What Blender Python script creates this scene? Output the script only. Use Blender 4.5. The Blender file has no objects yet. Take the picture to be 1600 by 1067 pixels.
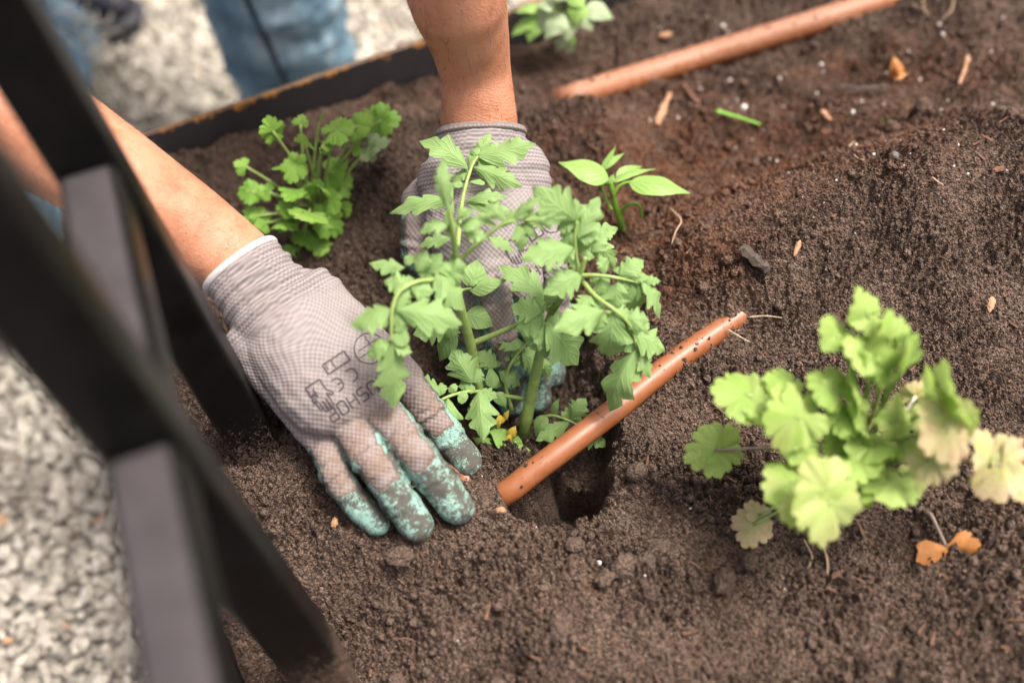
import bpy, bmesh, math, random
import numpy as np
from mathutils import Vector, Matrix
from mathutils.bvhtree import BVHTree

SC = bpy.context.scene
COL = SC.collection
rng = np.random.default_rng(7)
random.seed(7)
R = math.radians

# ------------------------------------------------------------------ camera
TH, ROLL, FPX = R(36), R(-6), 1556.0          # tilt from straight down, roll, focal length in photo pixels
fw = np.array([0, math.sin(TH), -math.cos(TH)])
u0 = np.array([0, math.cos(TH), math.sin(TH)])
r0 = np.array([1.0, 0, 0])
cr, sr = math.cos(ROLL), math.sin(ROLL)
rt = cr * r0 + sr * u0
up = cr * u0 - sr * r0
CAM = -0.8 * fw
cd = bpy.data.cameras.new('camera')
cd.sensor_width = 36.0
cd.lens = FPX / 1600 * 36
cd.clip_start, cd.clip_end = 0.02, 500
cd.dof.use_dof = True
cd.dof.focus_distance = 0.745
cd.dof.aperture_fstop = 2.0
cam = bpy.data.objects.new('camera', cd)
COL.objects.link(cam)
cam.matrix_world = Matrix([[rt[0], up[0], -fw[0], CAM[0]], [rt[1], up[1], -fw[1], CAM[1]],
                           [rt[2], up[2], -fw[2], CAM[2]], [0, 0, 0, 1]])
SC.camera = cam

# ------------------------------------------------------------------ light
SUN_EL, SUN_AZ = 67, 88            # elevation; direction the light comes from, degrees from +Y towards +X
w = bpy.data.worlds.new('World')
SC.world = w
w.use_nodes = True
wn = w.node_tree
for n in list(wn.nodes):
    wn.nodes.remove(n)
sky = wn.nodes.new('ShaderNodeTexSky')
sky.sky_type = 'NISHITA'
sky.sun_disc = False
sky.sun_elevation = R(SUN_EL)
sky.sun_rotation = R(SUN_AZ)
sky.air_density, sky.dust_density, sky.ozone_density = 0.40, 8.0, 0.2
bg = wn.nodes.new('ShaderNodeBackground')
bg.inputs['Strength'].default_value = 0.11
wo = wn.nodes.new('ShaderNodeOutputWorld')
wn.links.new(sky.outputs[0], bg.inputs[0])
wn.links.new(bg.outputs[0], wo.inputs[0])
sd = bpy.data.lights.new('sun', 'SUN')
sd.energy = 1.5
sd.angle = R(14)
sd.color = (1.0, 0.96, 0.91)
sun = bpy.data.objects.new('sun', sd)
COL.objects.link(sun)
sv = Vector((math.sin(R(SUN_AZ)) * math.cos(R(SUN_EL)), math.cos(R(SUN_AZ)) * math.cos(R(SUN_EL)), math.sin(R(SUN_EL))))
sun.rotation_euler = sv.to_track_quat('Z', 'Y').to_euler()
SC.view_settings.view_transform = 'Standard'
SC.view_settings.look = 'None'
SC.view_settings.gamma = 1
SC.view_settings.use_curve_mapping = False
SC.view_settings.exposure = 1.50
SC.render.engine = 'CYCLES'
SC.cycles.use_denoising = True
SC.cycles.max_bounces = 6
SC.cycles.transparent_max_bounces = 4

# ------------------------------------------------------------------ measuring helpers
def ray(x, y):
    return (x - 800) / FPX * rt - (y - 533) / FPX * up + fw
def at(x, y, z):                    # where the sight line through a photo pixel meets height z
    d = ray(x, y)
    return CAM + d * ((z - CAM[2]) / d[2])
def atd(x, y, d):                   # the point on that sight line at a given distance
    return CAM + ray(x, y) * d
def dep(p):
    return float((np.asarray(p) - CAM) @ fw)
def px2m(d):
    return d / FPX

# ------------------------------------------------------------------ noise
_perm = rng.permutation(4096)
_gx = np.cos(np.arange(4096) * 2.399963)
_gy = np.sin(np.arange(4096) * 2.399963)
def _h(ix, iy):
    return _perm[(_perm[ix & 4095] + iy) & 4095]
def perlin(x, y):
    x0 = np.floor(x).astype(np.int64); y0 = np.floor(y).astype(np.int64)
    fx, fy = x - x0, y - y0
    ux, uy = fx * fx * fx * (fx * (fx * 6 - 15) + 10), fy * fy * fy * (fy * (fy * 6 - 15) + 10)
    def g(a, b, dx, dy):
        h = _h(a, b)
        return _gx[h] * dx + _gy[h] * dy
    n00 = g(x0, y0, fx, fy); n10 = g(x0 + 1, y0, fx - 1, fy)
    n01 = g(x0, y0 + 1, fx, fy - 1); n11 = g(x0 + 1, y0 + 1, fx - 1, fy - 1)
    return (n00 * (1 - ux) + n10 * ux) * (1 - uy) + (n01 * (1 - ux) + n11 * ux) * uy
def worley_bumps(x, y, seed=0, lo=0.35, hi=0.85):     # rounded crumbs of random size, packed on a jittered grid
    x0 = np.floor(x).astype(np.int64); y0 = np.floor(y).astype(np.int64)
    out = np.zeros_like(x)
    for dx in (-1, 0, 1):
        for dy in (-1, 0, 1):
            h = _h(x0 + dx + seed, y0 + dy + seed * 3)
            cx = x0 + dx + (_perm[h] / 4096.0)
            cy = y0 + dy + (_perm[(h + 1777) & 4095] / 4096.0)
            rr = lo + (hi - lo) * (_perm[(h + 911) & 4095] / 4096.0) ** 2
            el = 1 + 0.6 * (_perm[(h + 301) & 4095] / 4096.0)
            d2 = ((x - cx) ** 2 + ((y - cy) * el) ** 2) / rr ** 2
            out = np.maximum(out, rr * np.sqrt(np.maximum(0, 1 - d2)))
    return out
def sstep(a, b, x):
    t = np.clip((x - a) / (b - a), 0, 1)
    return t * t * (3 - 2 * t)

# ------------------------------------------------------------------ objects
def mesh_obj(name, verts, faces, mat=None, parent=None, smooth=True):
    me = bpy.data.meshes.new(name)
    me.from_pydata([tuple(map(float, v)) for v in verts], [], [tuple(f) for f in faces])
    me.update()
    if smooth:
        me.polygons.foreach_set('use_smooth', np.ones(len(me.polygons), dtype=bool))
    o = bpy.data.objects.new(name, me)
    COL.objects.link(o)
    if mat:
        me.materials.append(mat)
    if parent:
        o.parent = parent
    return o
def np_mesh(name, V, Fq, mat=None, parent=None, smooth=True):     # V (n,3), Fq (m,k) arrays, fast
    me = bpy.data.meshes.new(name)
    n, m, k = len(V), len(Fq), Fq.shape[1]
    me.vertices.add(n); me.vertices.foreach_set('co', np.asarray(V, np.float32).ravel())
    me.loops.add(m * k); me.loops.foreach_set('vertex_index', np.asarray(Fq, np.int32).ravel())
    me.polygons.add(m)
    me.polygons.foreach_set('loop_start', np.arange(0, m * k, k, dtype=np.int32))
    me.polygons.foreach_set('use_smooth', np.full(m, smooth, dtype=bool))
    me.update(calc_edges=True)
    me.validate()
    o = bpy.data.objects.new(name, me)
    COL.objects.link(o)
    if mat:
        me.materials.append(mat)
    if parent:
        o.parent = parent
    return o
def fattr(o, name, arr, kind='FLOAT'):
    a = o.data.attributes.new(name, kind, 'POINT')
    a.data.foreach_set('value' if kind == 'FLOAT' else 'vector', np.asarray(arr, np.float32).ravel())
def tag(o, label=None, cat=None, group=None, kind=None):
    if label: o['label'] = label
    if cat: o['category'] = cat
    if group: o['group'] = group
    if kind: o['kind'] = kind
    return o
def empty(name, loc=(0, 0, 0)):
    o = bpy.data.objects.new(name, None)
    o.empty_display_size = 0.02
    COL.objects.link(o)
    o.location = tuple(map(float, loc))
    return o
def adopt(child, parent):                 # parent while the child's mesh stays in world coordinates
    child.parent = parent
    if parent.parent is None:
        child.matrix_parent_inverse = Matrix.Translation(-Vector(parent.location))
    return child

# ------------------------------------------------------------------ materials
def new_mat(name):
    m = bpy.data.materials.new(name)
    m.use_nodes = True
    nt = m.node_tree
    for n in list(nt.nodes):
        nt.nodes.remove(n)
    out = nt.nodes.new('ShaderNodeOutputMaterial')
    return m, nt, out
class NT:
    def __init__(s, nt): s.nt = nt
    def n(s, t, **kw):
        node = s.nt.nodes.new('ShaderNode' + t)
        for k, v in kw.items():
            if k in node.inputs: node.inputs[k].default_value = v
            else: setattr(node, k, v)
        return node
    def l(s, a, b): s.nt.links.new(a, b)
    def noise(s, vec, scale, detail=4, rough=0.6, dim='3D'):
        n = s.n('TexNoise', Scale=scale, Detail=detail, Roughness=rough)
        s.l(vec, n.inputs['Vector'])
        return n.outputs['Fac']
    def ramp(s, fac, stops, interp='LINEAR'):
        n = s.nt.nodes.new('ShaderNodeValToRGB')
        n.color_ramp.interpolation = interp
        e = n.color_ramp.elements
        while len(e) < len(stops): e.new(0.5)
        for k, (p, c) in enumerate(stops):
            e[k].position = p
            e[k].color = (*c, 1) if len(c) == 3 else c
        s.l(fac, n.inputs[0])
        return n.outputs[0]
    def mix(s, fac, a, b, blend='MIX'):
        n = s.nt.nodes.new('ShaderNodeMix')
        n.data_type = 'RGBA'; n.blend_type = blend
        for v, i in ((fac, 0), (a, 6), (b, 7)):
            if isinstance(v, (int, float)): n.inputs[i].default_value = v
            elif isinstance(v, tuple): n.inputs[i].default_value = (*v, 1)
            else: s.l(v, n.inputs[i])
        return n.outputs[2]
    def math(s, op, a, b=None, c=None, clamp=False):
        n = s.nt.nodes.new('ShaderNodeMath'); n.operation = op; n.use_clamp = clamp
        for i, v in enumerate((a, b, c)):
            if v is None: continue
            if isinstance(v, (int, float)): n.inputs[i].default_value = v
            else: s.l(v, n.inputs[i])
        return n.outputs[0]
    def attr(s, name, out='Fac'):
        n = s.n('Attribute'); n.attribute_name = name
        return n.outputs[out]
    def coord(s, kind='Object'):
        return s.n('TexCoord').outputs[kind]
    def bump(s, h, strength=0.3, dist=0.001, normal=None):
        n = s.n('Bump', Strength=strength, Distance=dist)
        s.l(h, n.inputs['Height'])
        if normal: s.l(normal, n.inputs['Normal'])
        return n.outputs[0]
    def mrange(s, v, a, b, c=0.0, d=1.0):
        n = s.n('MapRange')
        s.l(v, n.inputs[0])
        for i, x in enumerate((a, b, c, d)): n.inputs[i + 1].default_value = x
        return n.outputs[0]

def soil_material(name, crumbs=False):
    m, nt, out = new_mat(name)
    t = NT(nt)
    p = t.n('BsdfPrincipled', Roughness=0.9)
    p.inputs['Specular IOR Level'].default_value = 0.25
    co = t.n('NewGeometry').outputs['Position']
    big = t.noise(co, 9, 3, 0.6)
    mid = t.noise(co, 130, 4, 0.7)
    fine = t.noise(co, 900, 3, 0.7)
    base = t.ramp(mid, [(0.30, (0.042, 0.0250, 0.0165)), (0.50, (0.098, 0.0605, 0.0415)), (0.70, (0.188, 0.124, 0.087))])
    base = t.mix(t.mrange(fine, 0.35, 0.7, 0, 0.75), base, (0.150, 0.104, 0.079))
    # every grain has a tone of its own
    vg = t.n('TexVoronoi', Scale=560.0); t.l(co, vg.inputs['Vector'])
    vs = t.n('SeparateColor'); t.l(vg.outputs['Color'], vs.inputs[0])
    base = t.mix(t.mrange(vs.outputs[1], 0.0, 0.5, 0.60, 0.0), base, (0.020, 0.0125, 0.009))
    base = t.mix(t.mrange(vs.outputs[0], 0.55, 1.0, 0.0, 0.62), base, (0.275, 0.192, 0.140))
    red = t.math('MULTIPLY', t.attr('red'), t.mrange(t.noise(co, 60, 4, 0.7), 0.30, 0.58))
    base = t.mix(red, base, t.ramp(fine, [(0.3, (0.075, 0.028, 0.013)), (0.5, (0.150, 0.060, 0.028)), (0.7, (0.270, 0.120, 0.060))]))
    damp = t.mrange(t.noise(co, 26, 5, 0.7), 0.50, 0.66, 0.0, 0.55)
    dk = t.math('MAXIMUM', t.math('MULTIPLY', t.attr('moist'), 0.6), damp)
    base = t.mix(dk, base, (0.022, 0.012, 0.008))
    # pale sand grains
    vo = t.n('TexVoronoi', Scale=850.0); t.l(co, vo.inputs['Vector'])
    gsel = t.n('SeparateColor'); t.l(vo.outputs['Color'], gsel.inputs[0])
    g = t.math('MULTIPLY', t.math('LESS_THAN', vo.outputs['Distance'], 0.33), t.math('GREATER_THAN', gsel.outputs[0], 0.66))
    base = t.mix(t.math('MULTIPLY', g, 0.75), base, (0.34, 0.265, 0.22))
    if crumbs:
        base = t.mix(t.math('MULTIPLY', t.attr('tone'), 0.55), base, (0.15, 0.107, 0.083))
    t.l(base, p.inputs['Base Color'])
    h = t.math('ADD', t.math('MULTIPLY', fine, 0.5), t.math('MULTIPLY', mid, 0.6))
    h = t.math('SUBTRACT', h, t.math('MULTIPLY', vg.outputs['Distance'], 1.1))
    h = t.math('ADD', h, t.math('MULTIPLY', vs.outputs[2], 0.5))
    t.l(t.bump(h, 1.0, 0.0024), p.inputs['Normal'])
    t.l(p.outputs[0], out.inputs[0])
    return m

def leaf_material(name, c_dark, c_light, c_under, trans=0.3, rough=0.42, veins=1.0):
    m, nt, out = new_mat(name)
    t = NT(nt)
    p = t.n('BsdfPrincipled', Roughness=rough)
    p.inputs['Specular IOR Level'].default_value = 0.24
    uv = t.attr('leafuv', 'Vector')
    sp = t.n('SeparateXYZ'); t.l(uv, sp.inputs[0])
    u, v = sp.outputs[0], sp.outputs[1]
    av = t.math('ABSOLUTE', v)
    # side veins run forward from the midrib; the surface quilts between them
    ph = t.math('SUBTRACT', t.math('MULTIPLY', u, 6.0), t.math('MULTIPLY', av, 1.9))
    vein = t.math('POWER', t.math('ABSOLUTE', t.math('COSINE', t.math('MULTIPLY', ph, math.pi))), 10.0)
    rib = t.math('SUBTRACT', 1.0, t.mrange(av, 0.0, 0.07))
    vv = t.math('MAXIMUM', t.math('MULTIPLY', vein, 0.55), rib)
    co = t.coord('Object')
    nz = t.noise(co, 120, 4, 0.65)
    rnd = t.n('ObjectInfo').outputs['Random']
    col = t.mix(t.math('ADD', t.math('MULTIPLY', nz, 0.5), t.math('MULTIPLY', rnd, 0.5)), c_dark, c_light)
    col = t.mix(t.math('MULTIPLY', t.attr('yellow'), 1.0), col, t.ramp(nz, [(0.3, (0.62, 0.44, 0.16)), (0.5, (0.72, 0.58, 0.36)), (0.7, (0.70, 0.42, 0.26))]))
    col = t.mix(t.math('MULTIPLY', vv, 0.45 * veins), col, c_under)
    sp2 = t.noise(co, 1500, 2, 0.5)
    col = t.mix(t.math('MULTIPLY', t.math('GREATER_THAN', sp2, 0.72), 0.5), col, (0.06, 0.045, 0.03))
    back = t.n('NewGeometry').outputs['Backfacing']
    col = t.mix(t.math('MULTIPLY', back, 0.55), col, c_under)
    t.l(col, p.inputs['Base Color'])
    h = t.math('ADD', t.math('MULTIPLY', vv, -1.0), t.math('MULTIPLY', nz, 0.8))
    nrm = t.bump(h, 0.55, 0.0009)
    t.l(nrm, p.inputs['Normal'])
    tr = t.n('BsdfTranslucent')
    t.l(t.mix(0.35, col, (0.40, 0.62, 0.06)), tr.inputs['Color'])
    t.l(nrm, tr.inputs['Normal'])
    mx = t.n('MixShader'); mx.inputs[0].default_value = trans
    t.l(p.outputs[0], mx.inputs[1]); t.l(tr.outputs[0], mx.inputs[2])
    t.l(mx.outputs[0], out.inputs[0])
    return m

def simple_mat(name, col, rough=0.6, nscale=60, var=0.25, bump=0.2, bdist=0.0008, spec=0.5, metal=0.0, col2=None):
    m, nt, out = new_mat(name)
    t = NT(nt)
    p = t.n('BsdfPrincipled', Roughness=rough, Metallic=metal)
    p.inputs['Specular IOR Level'].default_value = spec
    co = t.coord('Object')
    nz = t.noise(co, nscale, 5, 0.65)
    c2 = col2 or tuple(max(0, c * (1 - 2 * var)) for c in col)
    t.l(t.mix(t.mrange(nz, 0.3, 0.7), c2, col), p.inputs['Base Color'])
    t.l(t.bump(nz, bump, bdist), p.inputs['Normal'])
    t.l(p.outputs[0], out.inputs[0])
    return m

def skin_material():
    m, nt, out = new_mat('skin')
    t = NT(nt)
    p = t.n('BsdfPrincipled', Roughness=0.48)
    p.inputs['Specular IOR Level'].default_value = 0.38
    co = t.coord('Object')
    blot = t.noise(co, 30, 7, 0.72)
    col = t.ramp(blot, [(0.36, (0.35, 0.142, 0.074)), (0.5, (0.46, 0.208, 0.118)), (0.62, (0.50, 0.232, 0.140))])
    vo = t.n('TexVoronoi', Scale=260.0); t.l(co, vo.inputs['Vector'])
    sc = t.n('SeparateColor'); t.l(vo.outputs['Color'], sc.inputs[0])
    fr = t.math('MULTIPLY', t.math('LESS_THAN', vo.outputs['Distance'], 0.24), t.math('GREATER_THAN', sc.outputs[0], 0.93))
    col = t.mix(t.math('MULTIPLY', fr, 0.55), col, (0.26, 0.09, 0.045))
    # specks of soil near the cuffs
    vd = t.n('TexVoronoi', Scale=420.0); t.l(co, vd.inputs['Vector'])
    sd_ = t.n('SeparateColor'); t.l(vd.outputs['Color'], sd_.inputs[0])
    fd = t.math('MULTIPLY', t.math('LESS_THAN', vd.outputs['Distance'], 0.3), t.math('GREATER_THAN', t.math('ADD', sd_.outputs[0], t.attr('grime')), 1.28))
    col = t.mix(fd, col, (0.05, 0.03, 0.02))
    t.l(col, p.inputs['Base Color'])
    p.inputs['Subsurface Weight'].default_value = 0.12
    p.inputs['Subsurface Radius'].default_value = (1.0, 0.35, 0.2)
    p.inputs['Subsurface Scale'].default_value = 0.004
    cells = t.n('TexVoronoi', Scale=650.0); t.l(co, cells.inputs['Vector'])
    wr = t.n('TexWave', Scale=1.0, Distortion=6.0, Detail=3.0); wr.bands_direction = 'X'
    cmb = t.n('CombineXYZ'); t.l(t.math('MULTIPLY', t.attr('along'), 110.0), cmb.inputs[0])
    wadd = t.n('VectorMath'); wadd.operation = 'MULTIPLY_ADD'
    t.l(co, wadd.inputs[0]); wadd.inputs[1].default_value = (60, 60, 60); t.l(cmb.outputs[0], wadd.inputs[2])
    t.l(wadd.outputs[0], wr.inputs['Vector'])
    h = t.math('ADD', t.math('MULTIPLY', cells.outputs['Distance'], 0.5), t.math('MULTIPLY', t.math('MULTIPLY', wr.outputs['Fac'], t.attr('wrinkle')), 0.22))
    h = t.math('ADD', h, t.math('MULTIPLY', t.noise(co, 1200, 3, 0.6), 0.35))
    t.l(t.bump(h, 0.75, 0.0007), p.inputs['Normal'])
    t.l(p.outputs[0], out.inputs[0])
    return m

def glove_material():
    m, nt, out = new_mat('knit_glove')
    t = NT(nt)
    p = t.n('BsdfPrincipled', Roughness=0.85)
    p.inputs['Specular IOR Level'].default_value = 0.25
    gc = t.attr('gc', 'Vector')
    sp = t.n('SeparateXYZ'); t.l(gc, sp.inputs[0])
    s, a, cuff = sp.outputs[0], sp.outputs[1], sp.outputs[2]
    co = t.coord('Object')
    # stitch rows: two sine waves, alternate rows shifted by half a stitch; larger on the ribbed cuff
    def stitch(p1, p2):
        row = t.math('MULTIPLY', s, 2 * math.pi / p1)
        colm = t.math('MULTIPLY', a, 2 * math.pi / p2)
        return t.math('MULTIPLY_ADD', t.math('MULTIPLY', t.math('SINE', row), t.math('SINE', colm)), 0.5, 0.5)
    fine = stitch(0.0044, 0.0040)
    rib = stitch(0.0042, 0.0036)
    ribl = t.math('MULTIPLY_ADD', t.math('SINE', t.math('MULTIPLY', s, 2 * math.pi / 0.0032)), 0.5, 0.5)
    rib = t.math('MULTIPLY_ADD', rib, 0.5, t.math('MULTIPLY', ribl, 0.5))
    st = t.math('ADD', t.math('MULTIPLY', fine, t.math('SUBTRACT', 1.0, cuff)), t.math('MULTIPLY', rib, cuff))
    big = t.noise(co, 28, 4, 0.6)
    knit = t.mix(t.mrange(st, 0.2, 0.8), t.mix(cuff, (0.205, 0.184, 0.182), (0.125, 0.111, 0.114)), (0.285, 0.258, 0.256))
    knit = t.mix(t.math('MULTIPLY', t.mrange(big, 0.35, 0.7), 0.25), knit, (0.30, 0.25, 0.225))
    dirt = t.attr('dirt')
    dn = t.noise(co, 75, 5, 0.7)
    knit = t.mix(t.math('MULTIPLY', dirt, t.mrange(dn, 0.25, 0.6), clamp=True), knit, t.mix(st, (0.135, 0.092, 0.068), (0.215, 0.150, 0.112)))
    speck = t.math('MULTIPLY', t.math('GREATER_THAN', t.noise(co, 420, 3, 0.6), 0.67), t.math('MULTIPLY_ADD', dirt, 0.8, 0.12))
    knit = t.mix(speck, knit, (0.045, 0.028, 0.02))
    # mint rubber dip, soiled
    dd = t.noise(co, 160, 6, 0.75)
    dd2 = t.noise(co, 700, 4, 0.7)
    scr = t.math('ADD', t.math('MULTIPLY', dd2, 0.55), t.math('MULTIPLY', t.noise(co, 330, 5, 0.75), 0.45))
    soil = t.mrange(t.math('ADD', scr, t.math('MULTIPLY', t.math('SUBTRACT', t.noise(co, 60, 4, 0.6), 0.5), 0.75)), 0.425, 0.515)
    mint = t.mix(t.noise(co, 90, 3, 0.6), (0.115, 0.25, 0.205), (0.32, 0.49, 0.42))
    dirty = t.mix(dd2, (0.034, 0.026, 0.022), (0.105, 0.084, 0.070))
    rub = t.mix(t.math('MULTIPLY', soil, 0.93), mint, dirty)
    e = t.math('ADD', t.attr('coat'), t.math('MULTIPLY', t.math('SUBTRACT', t.noise(co, 70, 4, 0.6), 0.5), 0.28))
    cm = t.mrange(e, 0.485, 0.515)
    edge = t.math('MULTIPLY', t.mrange(e, 0.40, 0.49), t.math('SUBTRACT', 1.0, cm))
    knit = t.mix(t.math('MULTIPLY', edge, 0.75), knit, (0.10, 0.062, 0.045))
    t.l(t.mix(cm, knit, rub), p.inputs['Base Color'])
    hk = t.math('MULTIPLY', st, 1.0)
    hr = t.math('ADD', t.math('MULTIPLY', dd2, 0.5), t.math('MULTIPLY', t.noise(co, 320, 4, 0.7), 1.0))
    hm = t.n('Mix'); hm.data_type = 'FLOAT'
    t.l(cm, hm.inputs[0]); t.l(hk, hm.inputs[2]); t.l(hr, hm.inputs[3])
    t.l(t.bump(hm.outputs[0], 0.7, 0.0006), p.inputs['Normal'])
    t.l(p.outputs[0], out.inputs[0])
    return m

def metal_material():
    m, nt, out = new_mat('black_powder_coat')
    t = NT(nt)
    p = t.n('BsdfPrincipled', Roughness=0.36)
    p.inputs['Specular IOR Level'].default_value = 0.10
    co = t.n('NewGeometry').outputs['Position']
    nz = t.noise(co, 40, 5, 0.7)
    col = t.mix(t.mrange(nz, 0.35, 0.75), (0.004, 0.004, 0.004), (0.009, 0.008, 0.008))
    # sky sheen painted into the colour of upward faces, along with slight dust
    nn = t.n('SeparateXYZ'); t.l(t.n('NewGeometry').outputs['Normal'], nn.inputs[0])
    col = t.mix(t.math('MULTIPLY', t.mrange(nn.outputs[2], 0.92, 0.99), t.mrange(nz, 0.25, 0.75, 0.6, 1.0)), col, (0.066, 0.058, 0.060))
    # splashes of dry soil close to the ground
    z = t.n('SeparateXYZ'); t.l(co, z.inputs[0])
    low = t.mrange(z.outputs[2], 0.01, 0.075, 1.0, 0.0)
    dn = t.noise(co, 420, 6, 0.8)
    dm = t.mrange(t.math('ADD', dn, t.math('MULTIPLY', low, 0.20)), 0.67, 0.71)
    dm = t.math('MULTIPLY', dm, t.math('GREATER_THAN', low, 0.02))
    col = t.mix(dm, col, t.mix(nz, (0.10, 0.065, 0.045), (0.26, 0.185, 0.14)))
    t.l(col, p.inputs['Base Color'])
    t.l(t.math('MULTIPLY_ADD', nz, 0.25, 0.24), p.inputs['Roughness'])
    t.l(t.bump(t.noise(co, 900, 2, 0.5), 0.12, 0.0004), p.inputs['Normal'])
    t.l(p.outputs[0], out.inputs[0])
    return m

def steel_wall_material():
    m, nt, out = new_mat('bed_steel')
    t = NT(nt)
    p = t.n('BsdfPrincipled', Roughness=0.5)
    co = t.n('NewGeometry').outputs['Position']
    sepz = t.n('SeparateXYZ'); t.l(co, sepz.inputs[0])
    nz = t.noise(co, 30, 5, 0.7)
    col = t.mix(nz, (0.012, 0.011, 0.012), (0.035, 0.031, 0.031))
    top = t.mrange(sepz.outputs[2], 0.006, 0.0195)
    rust = t.mrange(t.math('ADD', t.noise(co, 55, 5, 0.7), t.math('MULTIPLY', top, 0.20)), 0.68, 0.75)
    col = t.mix(t.math('MULTIPLY', rust, top), col, t.mix(nz, (0.22, 0.075, 0.012), (0.62, 0.27, 0.035)))
    edge = t.math('GREATER_THAN', sepz.outputs[2], 0.0197)
    col = t.mix(t.math('MULTIPLY', edge, 0.8), col, t.mix(nz, (0.035, 0.022, 0.014), (0.20, 0.125, 0.07)))
    t.l(col, p.inputs['Base Color'])
    t.l(t.bump(nz, 0.2, 0.001), p.inputs['Normal'])
    t.l(p.outputs[0], out.inputs[0])
    return m

def hose_material():
    m, nt, out = new_mat('brown_hose')
    t = NT(nt)
    p = t.n('BsdfPrincipled', Roughness=0.42)
    co = t.n('NewGeometry').outputs['Position']
    nz = t.noise(co, 45, 4, 0.6)
    col = t.mix(nz, (0.19, 0.055, 0.015), (0.29, 0.092, 0.028))
    nn = t.n('SeparateXYZ'); t.l(t.n('NewGeometry').outputs['Normal'], nn.inputs[0])
    dust = t.math('MULTIPLY', t.attr('dusty'), t.mrange(t.math('ADD', t.noise(co, 160, 5, 0.7), t.math('MULTIPLY', nn.outputs[2], 0.2)), 0.45, 0.75))
    col = t.mix(t.math('MULTIPLY', dust, 0.8), col, (0.34, 0.20, 0.13))
    d2 = t.math('GREATER_THAN', t.math('ADD', t.noise(co, 330, 5, 0.75), t.math('MULTIPLY', t.noise(co, 40, 3, 0.6), 0.35)), 0.89)
    col = t.mix(d2, col, (0.045, 0.028, 0.02))
    t.l(col, p.inputs['Base Color'])
    t.l(t.math('MULTIPLY_ADD', dust, 0.35, 0.36), p.inputs['Roughness'])
    t.l(t.bump(t.noise(co, 260, 4, 0.6), 0.15, 0.0006), p.inputs['Normal'])
    t.l(p.outputs[0], out.inputs[0])
    return m

def denim_material():
    m, nt, out = new_mat('denim')
    t = NT(nt)
    p = t.n('BsdfPrincipled', Roughness=0.85)
    p.inputs['Specular IOR Level'].default_value = 0.2
    co = t.coord('Object')
    nz = t.noise(co, 14, 5, 0.65)
    fi = t.noise(co, 700, 2, 0.6)
    col = t.ramp(nz, [(0.32, (0.050, 0.110, 0.165)), (0.48, (0.145, 0.25, 0.325)), (0.64, (0.36, 0.48, 0.54))])
    col = t.mix(t.mrange(fi, 0.45, 0.7, 0, 0.35), col, (0.30, 0.38, 0.43))
    t.l(col, p.inputs['Base Color'])
    t.l(t.bump(t.math('ADD', fi, t.math('MULTIPLY', t.noise(co, 60, 4, 0.6), 2.0)), 0.4, 0.0015), p.inputs['Normal'])
    t.l(p.outputs[0], out.inputs[0])
    return m

def gravel_material():
    m, nt, out = new_mat('gravel_stone')
    t = NT(nt)
    p = t.n('BsdfPrincipled', Roughness=0.8)
    co = t.n('NewGeometry').outputs['Position']
    tone = t.attr('tone')
    col = t.ramp(tone, [(0.0, (0.22, 0.198, 0.160)), (0.35, (0.37, 0.336, 0.276)), (0.7, (0.51, 0.470, 0.39)), (0.93, (0.66, 0.615, 0.52)), (1.0, (0.46, 0.26, 0.13))])
    nz = t.noise(co, 240, 5, 0.7)
    col = t.mix(t.mrange(nz, 0.35, 0.65, 0, 0.4), col, (0.36, 0.33, 0.28))
    t.l(col, p.inputs['Base Color'])
    t.l(t.bump(nz, 0.4, 0.001), p.inputs['Normal'])
    t.l(p.outputs[0], out.inputs[0])
    return m

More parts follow.
